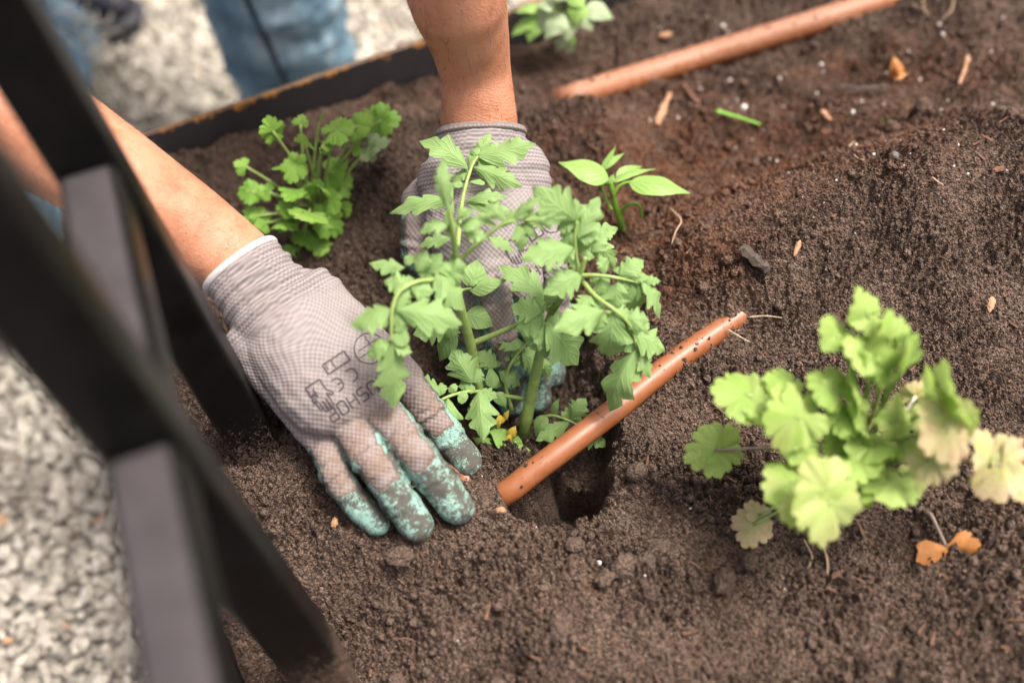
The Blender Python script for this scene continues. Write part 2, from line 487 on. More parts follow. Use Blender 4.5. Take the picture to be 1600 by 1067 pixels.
M = {
    'soil': soil_material('soil'),
    'crumb': soil_material('soil_crumb', True),
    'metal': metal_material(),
    'wall': steel_wall_material(),
    'hose': hose_material(),
    'skin': skin_material(),
    'glove': glove_material(),
    'hem': simple_mat('hem', (0.50, 0.475, 0.455), 0.9, 500, 0.12, 0.4, 0.0006, 0.2),
    'ink': simple_mat('ink', (0.035, 0.030, 0.034), 0.8, 600, 0.3, 0.0, 0.0005, 0.2, col2=(0.12, 0.10, 0.10)),
    'denim': denim_material(),
    'seam': simple_mat('denim_seam', (0.02, 0.035, 0.055), 0.9, 300, 0.3),
    'thread': simple_mat('frayed_thread', (0.62, 0.60, 0.52), 0.9, 200, 0.15),
    'shoe': simple_mat('navy_shoe', (0.03, 0.03, 0.05), 0.6, 80, 0.3),
    'sole': simple_mat('shoe_sole', (0.02, 0.022, 0.032), 0.6, 80, 0.3),
    'lace': simple_mat('shoe_panel', (0.20, 0.17, 0.22), 0.7, 80, 0.2),
    'shirt': simple_mat('shirt', (0.10, 0.13, 0.18), 0.9, 40, 0.2, 0.3, 0.002, 0.2),
    'hair': simple_mat('hair', (0.06, 0.035, 0.02), 0.5, 90, 0.3, 0.6, 0.003),
    'eye': simple_mat('eye', (0.6, 0.58, 0.55), 0.2, 90, 0.1),
    'gravel': gravel_material(),
    'ground': simple_mat('gravel_bed', (0.30, 0.28, 0.25), 0.9, 70, 0.3, 0.8, 0.01, 0.3),
    'tomato': leaf_material('tomato_leaf', (0.060, 0.168, 0.034), (0.205, 0.360, 0.100), (0.32, 0.46, 0.18), 0.28, 0.52),
    'yellow': leaf_material('yellowed_leaf', (0.62, 0.40, 0.02), (0.75, 0.55, 0.04), (0.75, 0.60, 0.12), 0.3, 0.5),
    'pepper': leaf_material('pepper_leaf', (0.125, 0.300, 0.035), (0.20, 0.40, 0.055), (0.34, 0.50, 0.16), 0.32, 0.34),
    'cilantro': leaf_material('cilantro_leaf', (0.290, 0.455, 0.085), (0.500, 0.640, 0.210), (0.50, 0.62, 0.24), 0.45, 0.42, 0.22),
    'celery': leaf_material('parsley_leaf', (0.160, 0.345, 0.045), (0.310, 0.510, 0.100), (0.36, 0.53, 0.18), 0.35, 0.42, 0.3),
    'pale': leaf_material('pale_leaf', (0.20, 0.30, 0.14), (0.36, 0.46, 0.24), (0.46, 0.54, 0.34), 0.3, 0.45, 0.5),
    'stem': simple_mat('green_stem', (0.29, 0.41, 0.11), 0.5, 150, 0.2, 0.3, 0.0006),
    'pstem': simple_mat('bright_stem', (0.20, 0.40, 0.045), 0.4, 120, 0.2, 0.2, 0.0006),
    'cstem': simple_mat('brown_stem', (0.34, 0.25, 0.19), 0.6, 150, 0.25, 0.3, 0.0006),
    'white': simple_mat('bleached_stem', (0.74, 0.70, 0.60), 0.6, 150, 0.1),
    'bark': simple_mat('bark', (0.16, 0.075, 0.04), 0.8, 160, 0.3, 0.6, 0.001),
    'darkbark': simple_mat('dark_bark', (0.085, 0.060, 0.048), 0.85, 200, 0.3, 0.7, 0.001),
    'tan': simple_mat('tan_chip', (0.42, 0.23, 0.125), 0.8, 160, 0.2, 0.5, 0.001),
    'dryleaf': simple_mat('dry_leaf', (0.50, 0.20, 0.045), 0.6, 120, 0.25, 0.5, 0.001),
    'grassbit': simple_mat('grass_bit', (0.16, 0.42, 0.03), 0.5, 120, 0.15),
    'root': simple_mat('root', (0.46, 0.33, 0.21), 0.8, 200, 0.2),
    'perlite': simple_mat('perlite', (0.72, 0.69, 0.64), 0.9, 400, 0.12, 0.5, 0.0006),
    'pebble': simple_mat('grey_pebble', (0.16, 0.155, 0.16), 0.7, 200, 0.2),
}

# ------------------------------------------------------------------ the raised bed: frame of reference and soil surface
BA = R(20)
EU = np.array([math.cos(BA), math.sin(BA), 0])          # along the back wall, to the right
EV = np.array([math.sin(BA), -math.cos(BA), 0])         # along the side wall, towards the camera
CORNER = np.array([-0.389, 0.245, 0])
BU, BV = 1.35, 1.25
GROUND_Z = -0.33
WALL_TOP = 0.02
def uv2w(u, v, z=0.0):
    return CORNER + EU * u + EV * v + np.array([0, 0, z])

def _w(px, py): 
    p = at(px, py, 0.0)
    return p[0], p[1]
BUMPS = [  # photo pixel, height, radius across, radius along view (metres)
    (1490, 310, 0.070, 0.18, 0.09), (1230, 400, 0.034, 0.10, 0.055), (1080, 470, 0.008, 0.07, 0.05), (1550, 560, 0.020, 0.16, 0.14),
    (900, 205, 0.034, 0.060, 0.045), (600, 300, 0.018, 0.060, 0.070), (640, 220, 0.022, 0.05, 0.05),
    (480, 690, 0.014, 0.022, 0.040), (560, 825, 0.012, 0.03, 0.022), (650, 860, 0.010, 0.025, 0.012), (690, 800, 0.006, 0.03, 0.02), (400, 800, 0.010, 0.05, 0.05), (700, 930, 0.010, 0.12, 0.06), (1000, 860, 0.006, 0.06, 0.03),
    (450, 180, -0.004, 0.20, 0.085), (750, 60, -0.016, 0.22, 0.10), (1180, 230, -0.030, 0.15, 0.06), (1350, 110, -0.014, 0.18, 0.06),
    (400, 330, -0.012, 0.07, 0.07), (1100, 60, -0.030, 0.16, 0.06),
    (1100, 474, 0.008, 0.030, 0.016), (1195, 470, 0.008, 0.025, 0.02), (768, 790, 0.014, 0.022, 0.018), (1130, 640, -0.010, 0.04, 0.03), (960, 870, -0.008, 0.02, 0.015), (480, 1060, -0.05, 0.09, 0.07),
]
BUMPS = [(*_w(a, b), h, rx, ry) for a, b, h, rx, ry in BUMPS]
HOLES = [  # photo pixel, depth, radii, sharpness
    (800, 585, 0.060, 0.088, 0.075, 0.50), (866, 752, 0.105, 0.040, 0.032, 0.28), (905, 655, 0.060, 0.030, 0.045, 0.4), (655, 560, 0.035, 0.035, 0.05, 0.5),
]
HOLES = [(*_w(a, b), d, rx, ry, s) for a, b, d, rx, ry, s in HOLES]
RB = _w(775, 705)
def macro(x, y):
    x = np.asarray(x, float); y = np.asarray(y, float)
    h = np.zeros_like(x)
    for bx, by, a, rx, ry in BUMPS:
        h = h + a * np.exp(-(((x - bx) / rx) ** 2 + ((y - by) / ry) ** 2))
    wob = 0.16 * perlin(x * 45 + 3.3, y * 45 + 9.1) + 0.09 * perlin(x * 130, y * 130)
    hol = np.zeros_like(x)
    for hx, hy, d, rx, ry, s in HOLES:
        q = np.sqrt(((x - hx) / rx) ** 2 + ((y - hy) / ry) ** 2) + wob
        hol = np.maximum(hol, d * (1 - sstep(1 - s, 1.0 + 0.12, q)))
    h = h - hol
    q = np.sqrt(((x - RB[0]) / 0.040) ** 2 + ((y - RB[1]) / 0.032) ** 2) + wob * 0.7
    ball = -0.028 + 0.016 * (1 - q)
    h = np.where(q < 1.25, np.maximum(h, ball - 0.25 * np.maximum(0, q - 0.9)), h)
    return h
def soilz(p):
    return float(macro(np.array([p[0]]), np.array([p[1]]))[0])
def onsoil(px, py, dz=0.0):
    z = 0.0
    for _ in range(8):
        p = at(px, py, z)
        z = 0.5 * z + 0.5 * (soilz(p) + dz)
    return at(px, py, z)

def grid_axis(lo, hi, a, b, fine, coarse):
    left = np.arange(lo, a, coarse); mid = np.arange(a, b, fine); right = np.arange(b, hi, coarse)
    return np.unique(np.concatenate([left, mid, right, [hi]]))
def surface_detail(X, Y):
    lump = perlin(X * 26 + 5, Y * 26) * 0.0075 + perlin(X * 60, Y * 60 + 7) * 0.0048
    q = perlin(X * 18 + 40, Y * 18 + 11)
    rough = 0.35 + 1.05 * sstep(-0.38, 0.42, q)
    c1 = worley_bumps(X * 62, Y * 62, 11, 0.15, 0.95) * 0.0085
    c2 = worley_bumps(X * 165, Y * 165, 23) * 0.0050
    c3 = worley_bumps(X * 300, Y * 300, 37) * 0.0040
    pits = np.minimum(0, perlin(X * 105 + 2, Y * 105 + 3) + 0.12) * 0.012
    f = perlin(X * 360, Y * 360) * 0.0062 * (0.42 + 0.55 * rough)
    return lump + rough * (c1 * 0.6 + c2 + c3) + pits * rough + f - 0.0065
def build_soil():
    U = grid_axis(0.004, BU - 0.004, 0.004, 1.02, 0.00125, 0.012)
    V = grid_axis(0.004, BV - 0.004, 0.004, 0.86, 0.00125, 0.012)
    uu, vv = np.meshgrid(U, V)
    X = CORNER[0] + EU[0] * uu + EV[0] * vv
    Y = CORNER[1] + EU[1] * uu + EV[1] * vv
    mz = macro(X, Y)
    Z = mz + surface_detail(X, Y)
    nu, nv = len(U), len(V)
    idx = np.arange(nu * nv).reshape(nv, nu)
    Fq = np.stack([idx[:-1, :-1], idx[1:, :-1], idx[1:, 1:], idx[:-1, 1:]], -1).reshape(-1, 4)
    o = np_mesh('soil', np.stack([X, Y, Z], -1).reshape(-1, 3), Fq, M['soil'], smooth=False)
    o['kind'] = 'structure'
    fattr(o, 'red', red_mask(X, Y).ravel())
    fattr(o, 'moist', moist_mask(X, Y, mz).ravel())
    return o
REDS = [(1150, 250, 0.19, 0.10, 1.0), (1030, 330, 0.09, 0.08, 1.0), (1050, 430, 0.07, 0.05, 0.8), (1400, 100, 0.16, 0.07, 0.55), (1000, 120, 0.1, 0.07, 0.6), (700, 110, 0.15, 0.05, 0.35)]
REDS = [(*_w(a, b), rx, ry, s) for a, b, rx, ry, s in REDS]
def red_mask(X, Y):
    m = np.zeros_like(X)
    for a, b, rx, ry, s in REDS:
        m = np.maximum(m, s * np.exp(-(((X - a) / rx) ** 2 + ((Y - b) / ry) ** 2) ** 1.5))
    n = perlin(X * 30 + 1, Y * 30 + 2)
    return np.clip(m * (1.1 + 0.9 * n), 0, 1)
DAMP = [(640, 300, 0.085, 0.10, 0.8), (880, 230, 0.06, 0.05, 0.6), (800, 600, 0.11, 0.10, 0.7), (480, 420, 0.09, 0.06, 0.6), (400, 230, 0.16, 0.09, 0.75), (650, 110, 0.16, 0.06, 0.7)]
DAMP = [(*_w(a, b), rx, ry, s) for a, b, rx, ry, s in DAMP]
def moist_mask(X, Y, mz):
    m = np.zeros_like(X)
    for a, b, rx, ry, s in DAMP:
        m = np.maximum(m, s * np.exp(-(((X - a) / rx) ** 2 + ((Y - b) / ry) ** 2) ** 1.5))
    return np.clip(m * (1 + 0.8 * perlin(X * 35, Y * 35)), 0, 1)

# ---- many small lumps in one mesh
def ico(sub):
    bm = bmesh.new()
    bmesh.ops.create_icosphere(bm, subdivisions=sub, radius=1.0)
    V = np.array([v.co[:] for v in bm.verts]); Fc = np.array([[v.index for v in f.verts] for f in bm.faces])
    bm.free()
    return V, Fc
ICO1, ICO2, ICO3, ICO4 = ico(1), ico(2), ico(3), ico(4)
OCTA = (np.array([(1, 0, 0), (-1, 0, 0), (0, 1, 0), (0, -1, 0), (0, 0, 1), (0, 0, -1)], float),
        np.array([(0, 2, 4), (2, 1, 4), (1, 3, 4), (3, 0, 4), (2, 0, 5), (1, 2, 5), (3, 1, 5), (0, 3, 5)]))
def rand_rot(n):
    q = rng.normal(size=(n, 4)); q /= np.linalg.norm(q, axis=1)[:, None]
    a, b, c, d = q.T
    return np.stack([np.stack([1 - 2 * (c * c + d * d), 2 * (b * c - a * d), 2 * (b * d + a * c)], -1),
                     np.stack([2 * (b * c + a * d), 1 - 2 * (b * b + d * d), 2 * (c * d - a * b)], -1),
                     np.stack([2 * (b * d - a * c), 2 * (c * d + a * b), 1 - 2 * (b * b + c * c)], -1)], -2)
def lumps(name, P, rad, mat, base=ICO1, squash=(0.55, 1.0), rough=0.28, smooth=True, tone=None, extra=None):
    V0, F0 = base
    n, k = len(P), len(V0)
    ax = rng.uniform(squash[0], squash[1], size=(n, 1, 3))
    dv = 1 + rng.uniform(-rough, rough, size=(n, k, 1))
    V = V0[None] * ax * dv * rad[:, None, None]
    V = np.einsum('nij,nkj->nki', rand_rot(n), V) + P[:, None, :]
    Fc = (F0[None] + (np.arange(n) * k)[:, None, None]).reshape(-1, 3)
    o = np_mesh(name, V.reshape(-1, 3), Fc, mat, smooth=smooth)
    tn = rng.random(n) if tone is None else tone
    fattr(o, 'tone', np.repeat(tn, k))
    if extra:
        for nm, arr in extra.items(): fattr(o, nm, np.repeat(arr, k))
    return o
def build_crumbs():
    for cnt, r_lo, r_hi, base, nm, lab in ((70000, 0.0006, 0.0014, OCTA, 'soil_grains', 'fine loose soil grains strewn all over the bed'), (13000, 0.0011, 0.0045, ICO1, 'soil_crumbs', 'loose brown crumbs lying all over the bed soil'), (2600, 0.0026, 0.0105, ICO3, 'soil_lumps', 'larger broken soil lumps scattered over the bed')):
        u = rng.uniform(0.01, 1.0, cnt); v = rng.uniform(0.01, 0.85, cnt)
        X = CORNER[0] + EU[0] * u + EV[0] * v; Y = CORNER[1] + EU[1] * u + EV[1] * v
        keep = rng.random(cnt) < (0.30 if cnt > 3000 else 0.06) + 0.70 * sstep(-0.3 if cnt > 3000 else 0.0, 0.4, perlin(X * 18 + 40, Y * 18 + 11))      # heavier where clods gather
        X, Y = X[keep], Y[keep]
        rad = np.minimum(r_lo * (1 - rng.random(len(X))) ** (-0.42), r_hi)
        mz = macro(X, Y)
        P = np.stack([X, Y, mz + surface_detail(X, Y) + rad * 0.35], -1)
        o = lumps(nm, P, rad, M['crumb'], base, (0.6, 1.0), 0.25 if cnt > 3000 else 0.16, True,
                  rng.random(len(X)) ** 1.8, {'red': red_mask(X, Y), 'moist': moist_mask(X, Y, mz)})
        tag(o, lab, 'soil', kind='stuff')
    # perlite
    pts = []
    for px, py, s in PERLITE:
        p = onsoil(px, py); pts.append((p[0], p[1], s))
    for _ in range(70):
        px, py = rng.uniform(1000, 1580), rng.uniform(20, 300)
        p = onsoil(px, py); pts.append((p[0], p[1], rng.uniform(0.5, 1.5)))
    for _ in range(45):
        px, py = rng.uniform(560, 1580), rng.uniform(150, 1000)
        p = onsoil(px, py); pts.append((p[0], p[1], rng.uniform(0.35, 0.8)))
    A = np.array(pts)
    rad = A[:, 2] * 0.0011
    Z = macro(A[:, 0], A[:, 1]) + surface_detail(A[:, 0], A[:, 1]) + rad * 0.7
    o = lumps('perlite_grains', np.stack([A[:, 0], A[:, 1], Z], -1), rad, M['perlite'], ICO2, (0.6, 1.0), 0.12)
    tag(o, 'scattered small white perlite grains on the soil', 'perlite', kind='stuff')
    # fibres and bark flakes: thin slivers
    n = 2600
    px = rng.uniform(560, 1600, n); py = rng.uniform(0, 1060, n)
    W = np.array([at(a, b, 0) for a, b in zip(px, py)])
    rm = red_mask(W[:, 0], W[:, 1])
    k = rng.random(n) < 0.10 + 0.9 * rm
    W = W[k]; n = len(W)
    Z = macro(W[:, 0], W[:, 1]) + surface_detail(W[:, 0], W[:, 1]) + 0.0008
    L = rng.uniform(0.0015, 0.0065, n); wd = rng.uniform(0.0004, 0.0013, n)
    an = rng.uniform(0, math.pi, n); tl = rng.normal(0, 0.35, n)
    d = np.stack([np.cos(an) * np.cos(tl), np.sin(an) * np.cos(tl), np.sin(tl)], -1)
    sd = np.stack([-np.sin(an), np.cos(an), np.zeros(n)], -1)
    nn = np.cross(d, sd)
    box = np.array([(a, b, c) for a in (-1, 1) for b in (-1, 1) for c in (-1, 1)], float)
    C = np.stack([W[:, 0], W[:, 1], Z], -1)
    V = C[:, None] + box[None, :, :1] * d[:, None] * L[:, None, None] + box[None, :, 1:2] * sd[:, None] * wd[:, None, None] * np.where(box[None, :, :1] > 0, 0.4, 1.0) + box[None, :, 2:] * nn[:, None] * 0.00035
    fb = np.array([(0, 1, 3, 2), (4, 6, 7, 5), (0, 4, 5, 1), (2, 3, 7, 6), (0, 2, 6, 4), (1, 5, 7, 3)])
    Fq = (fb[None] + (np.arange(n) * 8)[:, None, None]).reshape(-1, 4)
    o = np_mesh('bark_flakes', V.reshape(-1, 3), Fq, M['bark'], smooth=False)
    tag(o, 'fine reddish bark flakes and fibres strewn over the soil', 'bark', kind='stuff')
PERLITE = [(1284, 97, 2.6), (1195, 118, 2.2), (1219, 118, 1.6), (1164, 158, 3.0), (1140, 130, 2.0), (1094, 140, 1.6), (1468, 37, 2.0), (1471, 60, 2.2), (1419, 82, 1.6), (1333, 173, 2.4),
           (1312, 172, 1.6), (1270, 139, 1.6), (1248, 150, 1.6), (1299, 230, 1.3), (1261, 192, 1.4), (1440, 117, 1.6), (1474, 162, 1.4), (1130, 40, 2.2), (1568, 70, 1.3), (936, 874, 2.2), (1008, 897, 1.1),
           (975, 122, 2.6), (1213, 252, 1.4), (1231, 275, 1.0), (1087, 161, 1.5), (1553, 157, 1.5)]

def box_mesh(verts_fn):
    return [(0, 1, 3, 2), (4, 6, 7, 5), (0, 4, 5, 1), (2, 3, 7, 6), (0, 2, 6, 4), (1, 5, 7, 3)]
def bevel_box(name, c, ax, ay, az, hx, hy, hz, r, mat, parent=None, seg=3):
    bm = bmesh.new()
    bmesh.ops.create_cube(bm, size=2.0)
    for v in bm.verts:
        v.co = Vector((v.co.x * hx, v.co.y * hy, v.co.z * hz))
    bmesh.ops.bevel(bm, geom=bm.edges[:], offset=r, segments=seg, affect='EDGES', profile=0.5)
    Mx = Matrix(((ax[0], ay[0], az[0], c[0]), (ax[1], ay[1], az[1], c[1]), (ax[2], ay[2], az[2], c[2]), (0, 0, 0, 1)))
    bmesh.ops.transform(bm, matrix=Mx, verts=bm.verts[:])
    me = bpy.data.meshes.new(name)
    bm.to_mesh(me); bm.free()
    for p in me.polygons: p.use_smooth = True
    o = bpy.data.objects.new(name, me)
    COL.objects.link(o)
    me.materials.append(mat)
    try: me.set_sharp_from_angle(angle=R(40))
    except Exception: pass
    if parent: adopt(o, parent)
    return o

def build_setting():
    # ground sheet reaching the horizon, stones on top of it where it is seen
    g = mesh_obj('ground', [(-200, -200, GROUND_Z - 0.012), (200, -200, GROUND_Z - 0.012), (200, 200, GROUND_Z - 0.012), (-200, 200, GROUND_Z - 0.012)], [(0, 1, 2, 3)], M['ground'], smooth=False)
    g['kind'] = 'structure'
    def scatter(x0, x1, y0, y1, step, r, base, name, label):
        xs, ys = np.meshgrid(np.arange(x0, x1, step), np.arange(y0, y1, step))
        X = xs.ravel() + rng.uniform(-.45, .45, xs.size) * step; Y = ys.ravel() + rng.uniform(-.45, .45, xs.size) * step
        du = (X - CORNER[0]) * EU[0] + (Y - CORNER[1]) * EU[1]; dv = (X - CORNER[0]) * EV[0] + (Y - CORNER[1]) * EV[1]
        k = ~((du > -0.01) & (dv > -0.01))
        X, Y = X[k], Y[k]
        rad = r * rng.uniform(0.65, 1.35, len(X))
        Z = GROUND_Z - 0.006 + rng.uniform(-0.004, 0.006, len(X))
        tn = rng.random(len(X)) * 0.93
        tn[rng.random(len(X)) < 0.012] = 1.0
        o = lumps(name, np.stack([X, Y, Z], -1), rad, M['gravel'], base, (0.55, 1.15), 0.20, False, tn)
        tag(o, label, 'gravel', kind='stuff')
    scatter(-0.95, 0.05, -0.45, 0.30, 0.0098, 0.0068, ICO2, 'gravel', 'pale grey gravel beside the bed, below the black frame')
    scatter(-1.5, 0.7, 0.30, 1.7, 0.0125, 0.0092, ICO1, 'gravel', 'pale blurred gravel behind the bed around the jeans')
    # steel walls of the bed
    bed = empty('raised_bed', uv2w(BU / 2, BV / 2, GROUND_Z))
    tag(bed, 'black steel raised bed with a rusty top edge, full of soil', 'raised bed')
    hz = (WALL_TOP - GROUND_Z) / 2; zc = (WALL_TOP + GROUND_Z) / 2
    zz = np.array([0, 0, 1.0])
    th = 0.003
    for c, a, b, ha in ((uv2w(BU / 2, -th, zc), EU, EV, BU / 2 + 0.006), (uv2w(BU / 2, BV + th, zc), EU, EV, BU / 2 + 0.006),
                        (uv2w(-th, BV / 2, zc), EV, EU, BV / 2 - 0.0005), (uv2w(BU + th, BV / 2, zc), EV, EU, BV / 2 - 0.0005)):
        o = bevel_box('wall_panel', c, a, b, zz, ha, th, hz, 0.0008, M['wall'], bed, 2)
    # tubular frame standing in the bed
    half = 0.0168
    rail_z = 0.30
    A = at(402, 694, 0.0)
    A1 = at(126, 232, rail_z)                       # the frame leans slightly
    axis = (A1 - A) / np.linalg.norm(A1 - A)
    J = at(214, 702, rail_z)
    d = J - A1; d[2] = 0; d /= np.linalg.norm(d)
    n = np.cross(axis, d); n /= np.linalg.norm(n)
    dd = np.cross(n, axis)
    B1 = J - d * half
    pitch = np.linalg.norm(B1 - A1)
    fr = empty('metal_frame', (A[0], A[1], -0.05))
    tag(fr, 'black square tube frame with posts and rails blurred in the foreground', 'frame')
    for k in (0, 1, 2.35):
        c = A1 + d * pitch * k
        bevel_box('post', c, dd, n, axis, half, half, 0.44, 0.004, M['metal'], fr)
    nz_ = np.cross([0, 0, 1.0], d)
    for k0, k1 in ((0, 1), (1, 2.35)):
        c = A1 + d * pitch * (k0 + k1) / 2
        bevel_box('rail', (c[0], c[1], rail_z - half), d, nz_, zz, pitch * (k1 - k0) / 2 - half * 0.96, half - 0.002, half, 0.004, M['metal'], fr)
    B = B1
    return A, B, d

# ------------------------------------------------------------------ tubes
def catmull(P, m=8):
    P = np.asarray(P, float)
    Q = np.vstack([2 * P[0] - P[1], P, 2 * P[-1] - P[-2]])
    out = []
    for i in range(1, len(Q) - 2):
        a, b, c, d = Q[i - 1:i + 3]
        for t in np.linspace(0, 1, m, endpoint=False):
            out.append(0.5 * ((2 * b) + (c - a) * t + (2 * a - 5 * b + 4 * c - d) * t * t + (3 * b - a - 3 * c + d) * t ** 3))
    out.append(Q[-2])
    return np.array(out)
def tube_arrays(P, rad, seg=8, caps=True, flat=1.0):
    P = np.asarray(P); n = len(P)
    rad = np.asarray(rad) if np.ndim(rad) else np.full(n, rad)
    T = np.gradient(P, axis=0); T /= np.linalg.norm(T, axis=1)[:, None] + 1e-12
    ref = np.array([0.3, 0.2, 0.93])
    if abs(T[0] @ ref) > 0.9: ref = np.array([1, 0, 0.1])
    N = []; nprev = ref - (ref @ T[0]) * T[0]; nprev /= np.linalg.norm(nprev)
    for i in range(n):
        nprev = nprev - (nprev @ T[i]) * T[i]; nprev /= np.linalg.norm(nprev); N.append(nprev)
    N = np.array(N); Bn = np.cross(T, N)
    a = np.linspace(0, 2 * math.pi, seg, endpoint=False)
    V = P[:, None] + rad[:, None, None] * (np.cos(a)[None, :, None] * Bn[:, None] + flat * np.sin(a)[None, :, None] * N[:, None])
    V = V.reshape(-1, 3)
    F = []
    for i in range(n - 1):
        for j in range(seg):
            F.append((i * seg + j, i * seg + (j + 1) % seg, (i + 1) * seg + (j + 1) % seg, (i + 1) * seg + j))
    if caps:
        F.append(tuple(range(seg))[::-1]); F.append(tuple(range((n - 1) * seg, n * seg)))
    return V, F
def tube(name, pts, r_a, r_b, mat, parent=None, seg=8, m=8, rads=None):
    P = catmull(pts, m)
    rr = np.linspace(r_a, r_b, len(P)) if rads is None else np.interp(np.linspace(0, 1, len(P)), np.linspace(0, 1, len(rads)), rads)
    V, F = tube_arrays(P, rr, seg)
    o = mesh_obj(name, V, F, mat)
    if parent: adopt(o, parent)
    return o

# ------------------------------------------------------------------ leaves
def leaf_arrays(P0, P1, width, kind='tomato', arch=0.1, fold=0.22, twist=0.0, normal=None, seed=0, curl=0.0):
    rs = np.random.default_rng(seed)
    P0, P1 = np.asarray(P0, float), np.asarray(P1, float)
    X = P1 - P0; L = np.linalg.norm(X); X /= L
    N = np.array([0, -0.25, 1.0]) if normal is None else np.asarray(normal, float)
    N = N + rs.normal(0, 0.18, 3)
    Z = N - (N @ X) * X; Z /= np.linalg.norm(Z)
    Yv = np.cross(Z, X)
    if twist:
        c, s = math.cos(twist), math.sin(twist)
        Yv, Z = c * Yv + s * Z, c * Z - s * Yv
    nu, nv = (34, 9) if kind == 'tomato' else (20, 9)
    u = np.linspace(0, 1, nu)
    v = np.linspace(-1, 1, nv)
    def prof(ph, nt):
        if kind == 'tomato':
            w0 = np.sin(np.pi * np.clip(u, 0, 1) ** 0.70) ** 0.75
            w0 = w0 * (1 - 0.25 * u)
            amp = 0.55 * np.sin(np.pi * u) ** 0.5 * (1 - 0.55 * u ** 1.5)
            tooth = np.abs(np.sin(np.pi * (u * nt + ph))) ** 0.75
            fine_t = 0.06 * np.abs(np.sin(np.pi * (u * nt * 2.6 + ph * 3)))
            return w0 * (1 - amp + amp * 1.3 * tooth - fine_t)
        if kind == 'round':
            w0 = np.sqrt(np.maximum(0, 1 - (2 * u - 1) ** 2)) ** 0.9
            return w0 * (1 + 0.05 * np.sin(u * 17 + ph * 6))
        return np.sin(np.pi * u ** 0.62) ** 0.9 * (1 - 0.18 * u)      # ovate with a drawn-out tip
    nt = rs.uniform(2.6, 3.8)
    wl, wr = prof(rs.random(), nt), prof(rs.random(), nt)
    wl[0] = wr[0] = 0.02; wl[-1] = wr[-1] = 0.012
    W = width * 0.5
    V, UV = [], []
    wav = rs.uniform(0, 6.28, 3)
    for i in range(nu):
        for j in range(nv):
            side = wl[i] if v[j] < 0 else wr[i]
            y = v[j] * side * W
            x = u[i] * L + 0.30 * L * abs(v[j]) * side * (1 - u[i]) * (1 if kind == 'tomato' else 0.2)
            z = arch * L * math.sin(math.pi * u[i] ** 0.9) - fold * abs(y) - curl * L * u[i] ** 2
            z += (0.10 if kind == 'tomato' else 0.05) * W * (math.sin(u[i] * 9 + wav[0]) * v[j] * side + 0.6 * math.sin(u[i] * 14 + wav[1] + 2 * v[j]) * abs(v[j]))
            V.append(P0 + X * x + Yv * y + Z * z)
            UV.append((u[i], v[j], 0))
    F = [(i * nv + j, i * nv + j + 1, (i + 1) * nv + j + 1, (i + 1) * nv + j) for i in range(nu - 1) for j in range(nv - 1)]
    return V, F, UV
def leaf(name, P0, P1, width, mat, parent, kind='tomato', yellow=0.0, **kw):
    V, F, UV = leaf_arrays(P0, P1, width, kind, **kw)
    o = mesh_obj(name, V, F, mat)
    fattr(o, 'leafuv', UV, 'FLOAT_VECTOR')
    yv = yellow if np.ndim(yellow) else np.full(len(V), float(yellow))
    fattr(o, 'yellow', yv)
    adopt(o, parent)
    return o
def fan_leaf(name, P0, axis, normal, size, mat, parent, yellow=0.0, seed=0, cup=0.2, spread=2.2, crumple=0.12, lobes=3):
    # a coriander leaflet: lobed fan with scalloped margin around the end of its stalk
    rs = np.random.default_rng(seed)
    X = np.asarray(axis, float); X /= np.linalg.norm(X)
    Z = np.asarray(normal, float); Z = Z - (Z @ X) * X; Z /= np.linalg.norm(Z)
    Y = np.cross(Z, X)
    nphi, nr = 61, 8
    ph = np.linspace(-spread, spread, nphi)
    q = ph / spread
    lobe = np.abs(np.cos(q * math.pi * lobes / 2 + (0 if lobes % 2 else math.pi / 2)))
    r = 0.74 + 0.26 * lobe ** 0.6
    r *= 1 - 0.12 * np.abs(np.sin(q * math.pi * lobes * 1.5 + rs.uniform(-.3, .3))) ** 5 - 0.055 * np.abs(np.sin(q * math.pi * lobes * 3.1 + rs.uniform(0, 3))) ** 8
    r *= 1 - 0.25 * np.abs(q) ** 2 + rs.uniform(-0.012, 0.012, nphi)
    a = rs.uniform(0, 6.28, 4)
    V, UV, YL = [], [], []
    for i in range(nphi):
        for k in range(nr):
            t = k / (nr - 1)
            rho = size * r[i] * (0.03 + 0.97 * t)
            x, y = rho * math.cos(ph[i]), rho * math.sin(ph[i])
            z = -cup * size * t * t * (0.5 + 0.5 * math.cos(2 * ph[i] + a[0])) + crumple * size * t * math.sin(ph[i] * 2.3 + a[1]) + 0.02 * size * t * math.sin(ph[i] * 7 + a[2])
            V.append(np.asarray(P0) + X * x + Y * y + Z * z)
            UV.append((t, math.sin(ph[i] * 3.2), 0))
            YL.append(min(1.0, yellow * (0.55 + 0.6 * t) + (0.1 * math.sin(a[3] + 3 * ph[i]) if yellow > 0 else 0)))
    F = [(i * nr + k, i * nr + k + 1, (i + 1) * nr + k + 1, (i + 1) * nr + k) for i in range(nphi - 1) for k in range(nr - 1)]
    o = mesh_obj(name, V, F, mat)
    fattr(o, 'leafuv', UV, 'FLOAT_VECTOR')
    fattr(o, 'yellow', np.clip(YL, 0, 1))
    adopt(o, parent)
    return o

# ------------------------------------------------------------------ plants
SEED = [100]
def nseed():
    SEED[0] += 1
    return SEED[0]
def D(x, y, d):
    return atd(x, y, d)

